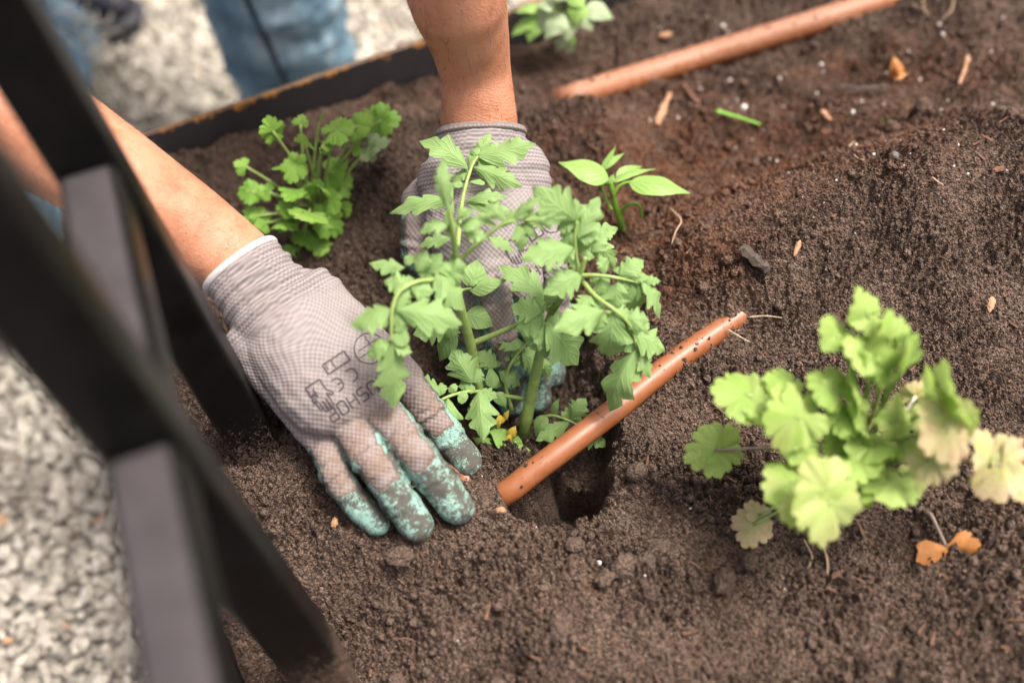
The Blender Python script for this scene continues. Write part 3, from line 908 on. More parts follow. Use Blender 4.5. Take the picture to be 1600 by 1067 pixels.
def tomato_plant():
    base = onsoil(818, 694)
    t = empty('tomato_plant', base)
    tag(t, 'leafy young tomato plant between the two gloved hands', 'tomato plant')
    # main stems
    tube('stem', [onsoil(816, 700, -0.02), D(822, 660, .790), D(828, 625, .780), D(838, 580, .765), D(847, 538, .752), D(860, 495, .735), D(880, 458, .712), D(905, 428, .690), D(915, 402, .680)],
         .0062, .0040, M['stem'], t, 12, 8, [.0052, .0049, .0046, .0042, .0038, .0032, .0026, .0020, .0014])
    tube('stem', [onsoil(772, 692, -0.02), D(757, 640, .785), D(744, 590, .765), D(736, 540, .745), D(722, 490, .715), D(712, 440, .685), D(712, 400, .665), D(706, 352, .640), D(699, 318, .630)],
         .0058, .0022, M['stem'], t, 12, 8, [.0044, .0042, .0040, .0038, .0034, .0029, .0023, .0017, .0011])
    # compound leaves: stalk points, then leaflets (x0, y0, x1, y1, distance at base, at tip, width px, kind)
    LV = [
        ([(715, 385, .690), (720, 330, .715), (727, 292, .730), (738, 258, .738), (747, 244, .740)], .0022, [
            (746, 245, 838, 226, .740, .735, 52, 't'), (732, 264, 655, 212, .738, .742, 40, 't'), (739, 261, 816, 291, .738, .728, 34, 't'),
            (734, 283, 757, 285, .735, .730, 15, 'r'), (726, 288, 707, 287, .735, .733, 11, 'r'), (708, 312, 605, 326, .722, .728, 32, 't'),
            (727, 316, 793, 306, .722, .720, 22, 't'), (730, 317, 800, 332, .722, .715, 26, 't'), (746, 243, 735, 232, .740, .742, 8, 'r')]),
        ([(709, 375, .652), (704, 350, .640), (700, 325, .632), (697, 305, .630)], .0016, [
            (698, 326, 690, 246, .630, .625, 27, 't'), (703, 350, 652, 356, .640, .640, 30, 't'), (706, 372, 650, 381, .690, .700, 22, 't'),
            (712, 345, 745, 328, .645, .640, 20, 't'), (716, 352, 752, 350, .648, .645, 24, 't'), (722, 362, 762, 372, .655, .655, 24, 't'), (714, 338, 728, 322, .64, .64, 16, 't'), (720, 350, 700, 345, .65, .64, 18, 't'), (735, 350, 770, 335, .66, .66, 20, 't')]),
        ([(716, 408, .675), (742, 384, .668), (770, 360, .660), (797, 346, .655), (830, 343, .655)], .0022, [
            (800, 344, 847, 304, .655, .650, 26, 't'), (818, 344, 886, 340, .655, .655, 30, 't'), (808, 347, 817, 392, .657, .665, 28, 't'),
            (762, 370, 802, 396, .70, .705, 24, 't'), (790, 345, 758, 316, .655, .650, 22, 't'), (780, 355, 822, 322, .66, .655, 26, 't'), (812, 348, 838, 372, .66, .67, 20, 't'), (775, 352, 760, 345, .66, .66, 12, 'r')]),
        ([(905, 428, .690), (900, 400, .680), (898, 372, .670), (902, 345, .665)], .0022, [
            (900, 345, 838, 296, .665, .645, 58, 't'), (903, 372, 937, 308, .672, .665, 40, 't'), (897, 386, 822, 396, .672, .655, 50, 't'),
            (912, 372, 968, 354, .735, .740, 30, 't'), (934, 372, 964, 424, .725, .735, 30, 't'), (900, 350, 900, 312, .668, .66, 26, 't'), (925, 395, 948, 366, .70, .70, 26, 't'), (905, 395, 930, 340, .69, .68, 34, 't'), (900, 360, 872, 350, .68, .68, 22, 't'), (915, 385, 935, 400, .70, .71, 26, 't')]),
        ([(906, 430, .690), (935, 430, .685), (965, 434, .685), (1000, 442, .690)], .0022, [
            (968, 430, 1006, 406, .685, .690, 36, 't'), (1002, 438, 1042, 494, .690, .700, 36, 't'), (965, 440, 962, 488, .685, .690, 42, 't'),
            (910, 424, 854, 456, .690, .675, 48, 't'), (938, 432, 948, 476, .688, .695, 32, 't'), (985, 440, 1003, 492, .690, .705, 36, 't'), (985, 436, 1015, 430, .69, .69, 18, 't'), (945, 428, 940, 398, .69, .685, 22, 't')]),
        ([(908, 436, .695), (930, 462, .680), (960, 484, .675), (985, 510, .685), (995, 545, .695)], .0024, [
            (994, 545, 952, 643, .695, .725, 54, 't'), (990, 520, 1040, 548, .690, .700, 46, 't'), (958, 486, 950, 566, .678, .695, 58, 't'),
            (945, 485, 864, 516, .676, .655, 48, 't'), (972, 498, 1014, 500, .685, .685, 36, 't'), (930, 462, 902, 482, .685, .675, 34, 't'), (978, 505, 1000, 560, .69, .70, 36, 't')]),
        ([(860, 495, .735), (858, 480, .733), (852, 466, .730)], .0018, [
            (854, 466, 780, 409, .730, .742, 44, 't'), (850, 478, 872, 440, .725, .715, 30, 't')]),
        ([(737, 536, .745), (770, 523, .740), (803, 509, .735), (832, 498, .725), (850, 492, .715)], .0030, [
            (846, 488, 798, 478, .712, .715, 40, 't'), (848, 498, 806, 515, .712, .715, 40, 't'), (852, 505, 906, 570, .712, .730, 62, 't'), (848, 508, 852, 560, .715, .73, 44, 't'), (838, 490, 845, 458, .72, .715, 24, 't')]),
        ([(716, 455, .70), (726, 452, .725), (736, 450, .745)], .0018, [
            (736, 450, 747, 404, .748, .752, 44, 'o'), (734, 453, 791, 433, .748, .742, 30, 'o'), (735, 446, 743, 432, .745, .748, 13, 'r'), (728, 490, 777, 507, .755, .765, 36, 'o'), (706, 502, 644, 522, .735, .742, 46, 't'), (711, 520, 683, 566, .745, .760, 32, 'o')]),
        ([(712, 430, .682), (684, 436, .660), (650, 440, .650), (622, 458, .645), (612, 490, .645), (612, 535, .650)], .0024, [
            (612, 536, 617, 641, .650, .675, 52, 't'), (619, 484, 724, 503, .645, .650, 54, 't'), (611, 482, 547, 508, .645, .650, 50, 't'),
            (613, 528, 640, 527, .650, .650, 24, 'r'), (607, 500, 589, 504, .648, .650, 20, 'r'), (617, 500, 628, 506, .648, .650, 16, 'r'), (608, 540, 573, 548, .650, .655, 34, 't'),
            (634, 418, 576, 410, .660, .665, 28, 't'), (652, 425, 664, 390, .655, .652, 30, 't'), (642, 446, 598, 436, .652, .655, 32, 't'), (680, 424, 728, 482, .655, .660, 52, 't'), (640, 448, 678, 456, .650, .655, 32, 't'),
            (688, 430, 728, 412, .665, .66, 40, 't'), (665, 432, 690, 395, .66, .655, 34, 't'), (632, 412, 648, 400, .66, .66, 18, 'r')]),
        ([(817, 622, .780), (790, 618, .772), (745, 611, .755), (712, 615, .745), (683, 628, .738), (662, 645, .735)], .0022, [
            (664, 643, 608, 688, .735, .735, 28, 't'), (690, 617, 642, 594, .742, .745, 34, 't'), (699, 621, 702, 691, .742, .742, 40, 't'), (748, 610, 756, 687, .753, .750, 46, 't'),
            (738, 597, 707, 544, .750, .748, 50, 't'), (771, 606, 766, 572, .765, .765, 21, 'o'), (775, 612, 791, 638, .765, .768, 20, 'o'),
            (713, 611, 703, 602, .745, .745, 15, 'r'), (716, 616, 730, 624, .745, .745, 18, 'r'), (675, 631, 670, 622, .738, .738, 10, 'r'), (742, 611, 730, 604, .752, .752, 13, 'r'), (748, 600, 745, 588, .755, .755, 12, 'r'), (740, 638, 730, 640, .76, .76, 9, 'r')]),
        ([(800, 640, .785), (790, 600, .780), (797, 570, .775), (815, 545, .772), (836, 520, .765)], .0020, [
            (776, 574, 744, 549, .775, .775, 34, 't'), (779, 580, 816, 601, .778, .785, 28, 't'), (810, 546, 778, 519, .772, .770, 38, 't'), (812, 555, 800, 562, .775, .775, 10, 'r'), (815, 553, 850, 574, .775, .782, 40, 't'),
            (824, 540, 830, 506, .770, .765, 28, 't'), (842, 556, 858, 592, .785, .790, 26, 't'), (796, 562, 789, 556, .775, .775, 9, 'r'), (802, 570, 812, 562, .775, .775, 10, 'r'), (786, 602, 762, 592, .785, .785, 20, 't')]),
        ([(830, 660, .790), (848, 651, .782), (866, 649, .778), (890, 657, .775), (914, 670, .772)], .0018, [
            (911, 667, 946, 697, .772, .775, 40, 't'), (892, 655, 916, 621, .775, .772, 32, 't'), (890, 658, 837, 688, .775, .775, 28, 't'), (854, 648, 836, 682, .780, .785, 22, 'o'), (865, 648, 875, 621, .778, .775, 15, 'o'), (880, 652, 880, 642, .776, .776, 7, 'r')]),
    ]
    for pts, r, lfs in LV:
        st = tube('leaf_stalk', [D(*p) for p in pts], r * .78, r * 0.42, M['stem'], t, 8, 6)
        for x0, y0, x1, y1, d0, d1, wd, k in lfs:
            kind = {'t': 'tomato', 'o': 'ovate', 'r': 'round'}[k]
            for sg in ((-1, 1) if k == 't' and wd > 28 else ()):        # small leaflets beside the foot of a large one
                if random.random() < 0.22: continue
                a_ = sg * random.uniform(.75, 1.45)
                q_ = random.uniform(.34, .52)
                vx, vy = (x1 - x0) * q_, (y1 - y0) * q_
                ex, ey = vx * math.cos(a_) - vy * math.sin(a_), vx * math.sin(a_) + vy * math.cos(a_)
                leaf('leaflet', D(x0, y0, d0 + .003), D(x0 + ex, y0 + ey, d0 + .006), wd * random.uniform(.5, .68) * px2m(d0), M['tomato'], st, 'tomato', seed=nseed(), arch=.1, fold=.2)
            leaf('leaflet', D(x0, y0, d0), D(x1, y1, d1), wd * px2m((d0 + d1) / 2) * (1.22 if k == 't' else 1.1), M['tomato'], st, kind,
                 seed=nseed(), arch=random.uniform(0.02, 0.18), fold=random.uniform(0.02, 0.50), curl=random.uniform(-0.05, 0.22), twist=random.uniform(-.35, .35))
    # yellowing leaves at the foot of the stem
    st = tube('leaf_stalk', [onsoil(806, 690), D(796, 697, .795), D(785, 692, .79)], .0012, .0009, M['stem'], t, 6, 5)
    for x0, y0, x1, y1, wd, mt in ((795, 694, 764, 672, 32, 'pepper'), (784, 696, 792, 733, 20, 'pepper'), (790, 700, 829, 703, 20, 'pepper'), (772, 698, 738, 683, 16, 'pepper'), (806, 700, 810, 680, 18, 'pepper'),
                                   (783, 662, 779, 646, 12, 'yellow'), (788, 655, 796, 640, 9, 'yellow'), (797, 682, 806, 664, 12, 'yellow'), (792, 692, 798, 676, 10, 'yellow'), (776, 668, 786, 652, 9, 'yellow')):
        leaf('leaflet', D(x0, y0, .780), D(x1, y1, .776), wd * 1.35 * px2m(.786), M[mt], st, 'ovate', seed=nseed(), arch=0.15, fold=0.2)
    return t

def pepper_seedling():
    base = onsoil(972, 362)
    d0 = dep(base)
    t = empty('pepper_seedling', base)
    tag(t, 'small bright green pepper seedling with smooth pointed leaves, right of the gloved hand', 'seedling')
    dd = d0 - 0.035
    tube('stem', [onsoil(973, 366, -0.015), D(969, 345, d0 - .010), D(961, 318, d0 - .024), D(956, 296, dd), D(955, 284, dd - .004)], .0034, .0020, M['pstem'], t, 10, 8)
    for pts, r in (([(958, 302, dd), (953, 292, dd), (948, 284, dd - .004)], .0013), ([(958, 305, dd), (966, 292, dd - .004), (976, 286, dd - .006), (986, 284, dd - .008)], .0015),
                   ([(956, 328, dd + .012), (946, 308, dd + .008), (938, 282, dd + .004), (940, 262, dd + .004)], .0013), ([(969, 340, d0 - .012), (976, 324, d0 - .022), (989, 317, d0 - .026), (1000, 324, d0 - .02), (1003, 339, d0 - .012)], .0015)):
        tube('leaf_stalk', [D(*p) for p in pts], r, r * 0.8, M['pstem'], t, 8, 8)
    for x0, y0, x1, y1, da, db, wd, tw, n in (
            (952, 280, 873, 252, -.004, -.004, 50, 0.45, (0, -.6, .8)), (982, 285, 1079, 300, -.008, -.014, 46, -0.25, (0, -.1, 1)),
            (938, 268, 964, 226, .004, .012, 20, 0.3, (.5, -.3, .8)), (940, 264, 976, 238, .006, .010, 15, -0.6, (-.3, -.5, .8)), (957, 284, 1025, 262, -.006, .006, 17, -0.5, (0, -.3, 1)), (962, 276, 1004, 259, 0, .010, 22, 0.2, (0, -.5, .9)), (954, 288, 958, 272, -.004, -.006, 14, 0, (0, -.5, .9)), (946, 284, 934, 262, 0, .006, 16, 0, (0, -.3, 1))):
        leaf('leaf', D(x0, y0, dd + da), D(x1, y1, dd + db), wd * px2m(dd), M['pepper'], t, 'ovate', seed=nseed(), arch=0.08, fold=0.22, twist=tw, normal=n, curl=0.03)
    return t

def herb(name, base_px, leaves, mat, label, cat, zfun, stem_mat='stem', stem_r=0.0013, bend=0.3, crumple=0.14, cup=0.25, grow=0.95, nvar=0.40):
    base = onsoil(*base_px)
    t = empty(name, base)
    tag(t, label, cat)
    d0 = dep(base)
    for lf in leaves:
        x, y, r, dd, yel = lf[:5]
        opt = lf[5] if len(lf) > 5 else {}
        d = d0 + dd
        c = D(x, y, d)
        bpx = opt.get('from', base_px)
        b0 = onsoil(*bpx) if 'from' in opt and opt.get('ground', True) else base + np.array([random.uniform(-.006, .006), random.uniform(-.006, .006), 0])
        out = c - base
        axis = np.array([out[0], out[1], out[2] * 0.25]) + np.random.default_rng(nseed()).normal(0, 0.012, 3)
        if 'axis' in opt:
            ax, ay = opt['axis']
            axis = (D(x + ax, y + ay, d) - c)
        nrm = opt.get('n', None)
        if nrm is None:
            rr = np.random.default_rng(nseed())
            nrm = np.array([0, -0.25, 1]) + rr.normal(0, nvar, 3)
        size = r * px2m(d) * grow
        p0 = c - axis / np.linalg.norm(axis) * size * 0.35
        mid = b0 * (1 - 0.55) + p0 * 0.55 + np.array([0, 0, bend * np.linalg.norm(p0 - b0) * 0.35])
        sm = opt.get('stem', stem_mat)
        stk = tube('leaf_stalk', [b0 - np.array([0, 0, 0.008]), b0 * .75 + mid * .25 + np.array([0, 0, .004]), mid, p0], stem_r * 1.2, stem_r * 0.8, M[sm], t, 7, 6)
        fan_leaf('leaf_blade', p0, axis, nrm, size, M[opt.get('mat', mat)], stk, yellow=yel, seed=nseed(), cup=opt.get('cup', cup), crumple=opt.get('cr', crumple), spread=opt.get('sp', 2.15))
        if r > 24 and 'from' not in opt:
            axn = axis / np.linalg.norm(axis)
            zz_ = np.asarray(nrm) - (np.asarray(nrm) @ axn) * axn; zz_ /= np.linalg.norm(zz_)
            yy_ = np.cross(zz_, axn)
            pb = p0 - axn * size * 0.28 - zz_ * size * 0.10
            for sg in (-1, 1):
                rr = np.random.default_rng(nseed())
                fan_leaf('leaf_blade', pb, axn * 0.35 + sg * yy_ * rr.uniform(.8, 1.1), zz_ + rr.normal(0, .25, 3), size * rr.uniform(.7, .95), M[opt.get('mat', mat)], stk, yellow=yel * .8, seed=nseed(), cup=cup, crumple=crumple, spread=2.0)
    return t

def cilantro():
    L = [
        (1350, 472, 42, -.105, 0), (1297, 514, 36, -.105, 0), (1345, 545, 46, -.110, 0), (1392, 512, 40, -.115, .04), (1422, 556, 46, -.125, .02), (1390, 570, 38, -.11, 0),
        (1145, 612, 52, -.085, 0), (1215, 598, 36, -.080, 0), (1222, 652, 58, -.105, .10), (1288, 598, 40, -.095, 0), (1340, 604, 46, -.100, 0), (1180, 640, 30, -.09, 0), (1265, 640, 34, -.09, 0.05),
        (1100, 708, 46, -.040, 0, {'stem': 'cstem', 'axis': (-10, 3)}), (1400, 640, 38, -.095, .12), (1496, 618, 62, -.130, .10), (1505, 660, 42, -.12, .2), (1488, 692, 54, -.125, .95, {'axis': (3, 10)}), (1470, 725, 40, -.115, .8),
        (1584, 742, 62, -.10, .95, {'stem': 'cstem', 'axis': (10, 8)}), (1250, 700, 46, -.085, 0), (1305, 690, 40, -.065, 0), (1370, 700, 48, -.085, 0), (1392, 765, 52, -.090, 0), (1335, 725, 46, -.090, 0),
        (1222, 762, 50, -.095, .12), (1240, 800, 40, -.10, .25), (1295, 812, 66, -.120, .28, {'axis': (0, 10)}), (1172, 832, 36, -.035, .95, {'axis': (-4, 10), 'cr': .05}), (1182, 797, 20, -.035, .95, {'axis': (-4, -8), 'cr': .05}),
        (1420, 752, 40, -.080, .30), (1440, 612, 28, -.055, .75, {'stem': 'white', 'cr': .3}), (1366, 655, 26, -.060, .6), (1484, 872, 52, -.035, 1.0, {'axis': (3, 10), 'stem': 'cstem', 'from': (1445, 800), 'mat': 'dryleaf'}), (1425, 690, 34, -.08, .2), (1350, 655, 36, -.085, 0), (1310, 650, 34, -.085, 0), (1270, 745, 38, -.08, 0), (1345, 775, 38, -.085, 0), (1315, 755, 34, -.075, 0), (1455, 650, 34, -.09, .25),
    ]
    return herb('cilantro_plant', (1338, 742), L, 'cilantro', 'blurred coriander plant with pale green and yellowing leaves at right', 'herb', None, stem_r=.0014, bend=.35, grow=1.10, nvar=.24)

def parsley():
    L = [
        (424, 197, 27, -.075, 0), (470, 188, 17, -.070, .06), (500, 186, 22, -.060, 0, {'mat': 'celery'}), (474, 222, 24, -.075, .10), (536, 200, 34, -.080, .02), (566, 190, 30, -.060, 0), (606, 186, 34, -.050, 0), (588, 224, 32, -.055, 0, {'mat': 'pale'}),
        (508, 234, 16, -.06, 0), (512, 222, 18, -.07, .08), (378, 258, 22, -.045, 0, {'sp': 1.6}), (384, 300, 26, -.045, 0), (392, 342, 26, -.035, 0), (415, 298, 19, -.04, 0), (435, 262, 24, -.05, 0), (456, 270, 28, -.055, 0), (455, 300, 30, -.06, 0), (495, 290, 28, -.06, 0), (528, 262, 34, -.035, 0),
        (520, 320, 28, -.04, 0), (480, 335, 40, -.065, .02), (440, 352, 30, -.045, 0), (520, 352, 34, -.035, 0), (502, 382, 30, -.025, 0), (456, 392, 22, -.02, 0), (540, 330, 20, -.025, 0), (410, 348, 20, -.03, 0), (540, 285, 30, -.02, 0), (470, 375, 26, -.03, 0), (555, 225, 22, -.045, .05), (450, 330, 26, -.045, 0),
    ]
    return herb('parsley_plant', (497, 335), L, 'celery', 'green leafy herb in dark soil between the forearm and the upright arm', 'herb', None, stem_r=.0014, bend=.25)

def background_plant():
    base = onsoil(880, 52)
    t = empty('leafy_plant', base)
    tag(t, 'blurred pale green plant at the top edge, right of the upright arm', 'plant')
    d0 = dep(base)
    for x0, y0, x1, y1, dd, wd, m in ((838, 28, 798, 58, -.05, 36, 'pepper'), (842, 22, 826, 66, -.055, 36, 'pepper'), (858, 12, 850, 52, -.06, 34, 'pale'), (880, 22, 852, 62, -.065, 40, 'pale'), (888, 26, 886, 66, -.06, 34, 'pale'), (905, 14, 925, 48, -.06, 40, 'pale'),
                                      (915, 10, 958, 30, -.06, 36, 'pale'), (905, 6, 900, 40, -.07, 34, 'celery'), (868, 8, 838, 8, -.07, 30, 'pale'), (890, 8, 915, -10, -.07, 36, 'celery'), (845, 12, 805, 20, -.06, 26, 'celery'), (890, 60, 900, 72, -.03, 18, 'celery'), (880, 62, 868, 80, -.03, 18, 'pale'), (895, 70, 884, 84, -.03, 14, 'pale'), (870, 2, 880, -30, -.08, 36, 'pale')):
        stk = tube('leaf_stalk', [base - np.array([0, 0, .008]), base * .6 + D(x0, y0, d0 + dd) * .4 + np.array([0, 0, .012]), D(x0, y0, d0 + dd)], .0014, .001, M['stem'], t, 6, 5)
        leaf('leaf_blade', D(x0, y0, d0 + dd), D(x1, y1, d0 + dd + .004), wd * px2m(d0), M[m], stk, 'ovate', seed=nseed(), arch=.12, fold=.2)
    return t

# ------------------------------------------------------------------ hoses
def hoses():
    def put(name, pts, rad, label, dusty):
        r = rad
        P = catmull(pts, 14)
        V, F = tube_arrays(P, rad, 20, True)
        o = mesh_obj(name, V, F, M['hose'])
        fattr(o, 'dusty', np.full(len(V), dusty))
        tag(o, label, 'hose', 'brown irrigation hoses lying in the bed')
        return P
    r = 0.0094
    Z = lambda x, y, z: at(x, y, z)
    P1 = put('irrigation_hose', [onsoil(1290, 398, -.035), onsoil(1230, 440, -.026), onsoil(1178, 478, -.026), onsoil(1110, 525, -.0072), Z(1040, 575, .002), Z(960, 640, .002), Z(900, 686, .001), Z(840, 731, -.004), Z(795, 766, -.012), Z(762, 778, -.022), Z(728, 750, -.012), Z(702, 722, -.006), Z(670, 690, -.010), Z(640, 640, -.03)], r,
             'smooth terracotta brown hose crossing the planting hole beside the tomato', 0.25)
    S_ = lambda x, y, z: onsoil(x, y, z)
    r2 = 0.0134
    P2 = put('irrigation_hose', [S_(845, 172, -.045), S_(868, 163, -.024), S_(892, 153, -.006), S_(930, 141, -.001), S_(1000, 119, .001), S_(1090, 91, .0), S_(1180, 64, .0), S_(1290, 30, -.002), S_(1350, 10, -.007), S_(1440, -18, -.014), S_(1560, -50, -.03)], r2,
             'dusty pinkish brown hose half buried at the top right of the bed', 0.75)
    # crumbs of soil lying on the hoses
    pts, rad = [], []
    for P, n, r in ((P1, 130, 0.0094), (P2, 260, 0.0134)):
        for _ in range(n):
            i = rng.integers(8, len(P) - 10); p = P[i]
            a = rng.normal(0, 0.55)
            T = P[i + 1] - P[i]; T /= np.linalg.norm(T); S = np.cross(T, [0, 0, 1.0]); S /= np.linalg.norm(S)
            nvec = math.cos(a) * np.cross(S, T) + math.sin(a) * S
            rr = 0.00032 * (1 - rng.random()) ** -0.38
            pts.append(p + nvec * (r + rr * 0.4) + T * rng.uniform(-.003, .003)); rad.append(min(rr, .002))
    return np.array(pts), np.array(rad)

# ------------------------------------------------------------------ person
def cap(p0, p1, r0_, r1_, nrm=(0, 0, 1), k=1.0, seg=20):
    p0, p1 = np.asarray(p0, float), np.asarray(p1, float)
    T = p1 - p0; L = np.linalg.norm(T); T = T / L if L > 1e-9 else np.array([1.0, 0, 0])
    n = np.asarray(nrm, float); n = n - (n @ T) * T
    if np.linalg.norm(n) < 1e-6: n = np.array([0.0, 1, 0]) - T[1] * T
    n /= np.linalg.norm(n); s = np.cross(T, n)
    rings = []
    for a in np.linspace(-math.pi / 2, 0, 6)[1:]:
        rings.append((p0 + T * r0_ * math.sin(a), r0_ * math.cos(a)))
    for t in (0.25, 0.5, 0.75):
        rings.append((p0 + (p1 - p0) * t, r0_ + (r1_ - r0_) * t))
    for a in np.linspace(0, math.pi / 2, 6)[:-1]:
        rings.append((p1 + T * r1_ * math.sin(a), r1_ * math.cos(a)))
    V = [p0 - T * r0_]
    an = np.linspace(0, 2 * math.pi, seg, endpoint=False)
    for c, r in rings:
        V += [c + r * (math.cos(x) * s + k * math.sin(x) * n) for x in an]
    V.append(p1 + T * r1_)
    F = [(0, 1 + (j + 1) % seg, 1 + j) for j in range(seg)]
    for i in range(len(rings) - 1):
        for j in range(seg):
            a, b = 1 + i * seg, 1 + (i + 1) * seg
            F.append((a + j, a + (j + 1) % seg, b + (j + 1) % seg, b + j))
    e = len(V) - 1; a = 1 + (len(rings) - 1) * seg
    F += [(a + j, a + (j + 1) % seg, e) for j in range(seg)]
    return V, F
def ellipsoid(c, X, Y, Z):
    V, F = ICO3
    Mx = np.stack([X, Y, Z], 1)
    return list(V @ Mx.T + np.asarray(c)), [tuple(f) for f in F]
def fuse(name, parts, voxel, smooth_it, mat):
    V, F = [], []
    for v, f in parts:
        o = len(V); V += list(v); F += [tuple(i + o for i in q) for q in f]
    o = mesh_obj(name, V, F)
    md = o.modifiers.new('r', 'REMESH'); md.mode = 'VOXEL'; md.voxel_size = voxel
    if smooth_it:
        ms = o.modifiers.new('s', 'SMOOTH'); ms.factor = 0.5; ms.iterations = smooth_it
    dg = bpy.context.evaluated_depsgraph_get()
    dg.update()
    me = bpy.data.meshes.new_from_object(o.evaluated_get(dg))
    old = o.data
    o.modifiers.clear()
    o.data = me
    bpy.data.meshes.remove(old)
    me.name = name
    me.materials.clear(); me.materials.append(mat)
    me.polygons.foreach_set('use_smooth', np.ones(len(me.polygons), dtype=bool))
    return o
def co_of(o):
    a = np.empty(len(o.data.vertices) * 3, np.float32); o.data.vertices.foreach_get('co', a)
    return a.reshape(-1, 3).astype(float)
def no_of(o):
    a = np.empty(len(o.data.vertices) * 3, np.float32); o.data.vertices.foreach_get('normal', a)
    return a.reshape(-1, 3).astype(float)
def set_co(o, V):
    o.data.vertices.foreach_set('co', np.asarray(V, np.float32).ravel()); o.data.update()
def seg_t(P, a, b):
    ab = b - a
    t = np.clip(((P - a) @ ab) / (ab @ ab), 0, 1)
    q = a + t[:, None] * ab
    return t, np.linalg.norm(P - q, axis=1), q

def build_glove(person, wrist, wdir, hem_pt, fingers, thumb, palm_k, wr, wk, cuffs, label, side):
    # fingers: list of (MCP, PIP, DIP, tip, radius); wdir: towards the fingers
    W = np.asarray(wrist)
    mcps = np.array([f[0] for f in fingers])
    ax = mcps.mean(0) - W; Lp = np.linalg.norm(ax); ax /= Lp
    sidev = mcps[0] - mcps[-1]; sidev -= (sidev @ ax) * ax; sidev /= np.linalg.norm(sidev)
    nr = np.cross(ax, sidev)
    if nr[2] < 0: nr = -nr
    parts = []
    # palm: one flattened bar per metacarpal plus a broad web
    H = np.asarray(hem_pt)
    for k, f in enumerate(fingers):
        w0 = W + sidev * (1.5 - k) * wr * 0.48 * (1 if side > 0 else 1)
        parts.append(cap(w0, f[0], wr * 0.62, f[4] * 1.22, nr, palm_k[0]))
    for k in range(3):
        a, b = fingers[k][0], fingers[k + 1][0]
        parts.append(cap(a - ax * .014, b - ax * .014, fingers[k][4] * 1.05, fingers[k + 1][4] * 1.05, nr, 1.0))
        parts.append(cap((W + a) / 2, (W + b) / 2, .019, .019, nr, 0.8))
    # cuff
    for a, b, ra, rb in cuffs:
        parts.append(cap(a, b, ra, rb, nr, wk))
    for f in fingers:
        m, p_, d_, t_, r = f
        parts.append(cap(m, p_, r * 1.08, r * 1.02, nr, 1.0)); parts.append(cap(p_, d_, r * 1.02, r * 0.97, nr, 1.0)); parts.append(cap(d_, t_, r * .97, r * 0.90, nr, 0.95))
    if thumb:
        b_, m, i_, t_, r = thumb
        parts.append(cap(b_, m, r * 1.7, r * 1.25, nr, 0.9)); parts.append(cap(m, i_, r * 1.15, r * 1.05, nr, 1)); parts.append(cap(i_, t_, r * 1.02, r * .9, nr, 1))
    g = fuse('glove', parts, 0.0013, 7, M['glove'])
    P = co_of(g); N = no_of(g)
    # local coordinates
    rel = P - W
    s = rel @ ax
    y = rel @ sidev; z = rel @ nr
    hx = H - W
    cut = H @ ax
    # open end: flatten the cap at the hem
    cdir = wdir / np.linalg.norm(wdir)
    e = (P - H) @ cdir
    P = P - np.minimum(e, 0)[:, None] * cdir[None]
    e = np.maximum(e, 0)
    ang = np.arctan2(y, z + 1e-6)
    # cuff rings and cloth folds
    cuff = 1 - sstep(0.045, 0.062, e)
    ring = np.sin(e * 2 * math.pi / 0.0125 + 1.2 * np.sin(ang * 2) + 2.0 * perlin(e * 40 + 3, ang * 0.9))
    fold = ring * (0.0013 if side > 0 else 0.0006) * cuff * sstep(0.004, 0.012, e)
    fold += 0.0016 * perlin(P[:, 0] * 55 + 3 * side, P[:, 1] * 55 + P[:, 2] * 30) * (1 - 0.3 * cuff)
    fold += 0.0007 * perlin(P[:, 0] * 140 + 9, P[:, 1] * 140 + P[:, 2] * 80)
    # nearest finger
    best = np.full(len(P), 9.0); ft = np.zeros(len(P)); cc = np.ones(len(P)); isf = np.zeros(len(P), bool)
    chains = [f[:4] + (f[4],) for f in fingers] + ([thumb[:4] + (thumb[4],)] if thumb else [])
    for ci, ch in enumerate(chains):
        lens = [np.linalg.norm(np.asarray(ch[k + 1]) - np.asarray(ch[k])) for k in range(3)]
        tot = sum(lens); acc = 0
        for k in range(3):
            t, dist, q = seg_t(P, np.asarray(ch[k], float), np.asarray(ch[k + 1], float))
            better = dist < best
            tt = (acc + t * lens[k]) / tot
            off = (P - q) / (dist[:, None] + 1e-9)
            cdot = off @ nr
            past = np.linalg.norm(P - np.asarray(ch[3], float), axis=1)
            best = np.where(better, dist, best); ft = np.where(better, tt, ft); cc = np.where(better, cdot, cc)
            if ci == len(chains) - 1 and thumb: isf = np.where(better, True, isf)
            else: isf = np.where(better, False, isf)
            acc += lens[k]
    on = sstep(0.0, 0.06, ft)
    # creases across the finger joints
    fold += on * 0.0012 * np.sin(ft * 55 + 3 * perlin(P[:, 0] * 120, P[:, 1] * 120)) * (np.exp(-((ft - 0.38) / 0.09) ** 2) + 0.6 * np.exp(-((ft - 0.72) / 0.06) ** 2) + 0.5 * np.exp(-((ft - 0.08) / 0.05) ** 2))
    set_co(g, P + N * fold[:, None])
    # the rubber dip: fingertips, sides and palm; the knit stays bare on the back as a rounded tongue
    tongue = (0.60 - ft) / 0.12
    backy = (cc - (0.42 + 0.45 * ft)) / 0.30
    bare = np.minimum(tongue, backy)
    coat_f = 0.5 - 0.30 * np.clip(bare, -1.5, 1.5)
    palmc = np.where(N @ nr < -0.25, 0.9, 0.0)
    web = np.where(ft < 0.02, palmc, np.where(cc < 0.25, np.maximum(coat_f, 0.3 + 0.4 * sstep(0.05, 0.2, ft)), coat_f))
    coat = np.where(ft < 0.02, palmc, np.where(ft < 0.10, np.minimum(web, 0.4 + ft * 2), web))
    fattr(g, 'coat', coat)
    dirt = np.clip(0.16 + 1.0 * sstep(0.02, 0.4, ft) + 0.55 * sstep(0.05, 0.11, s) + 0.35 * sstep(0.2, -0.5, N @ nr), 0, 1)
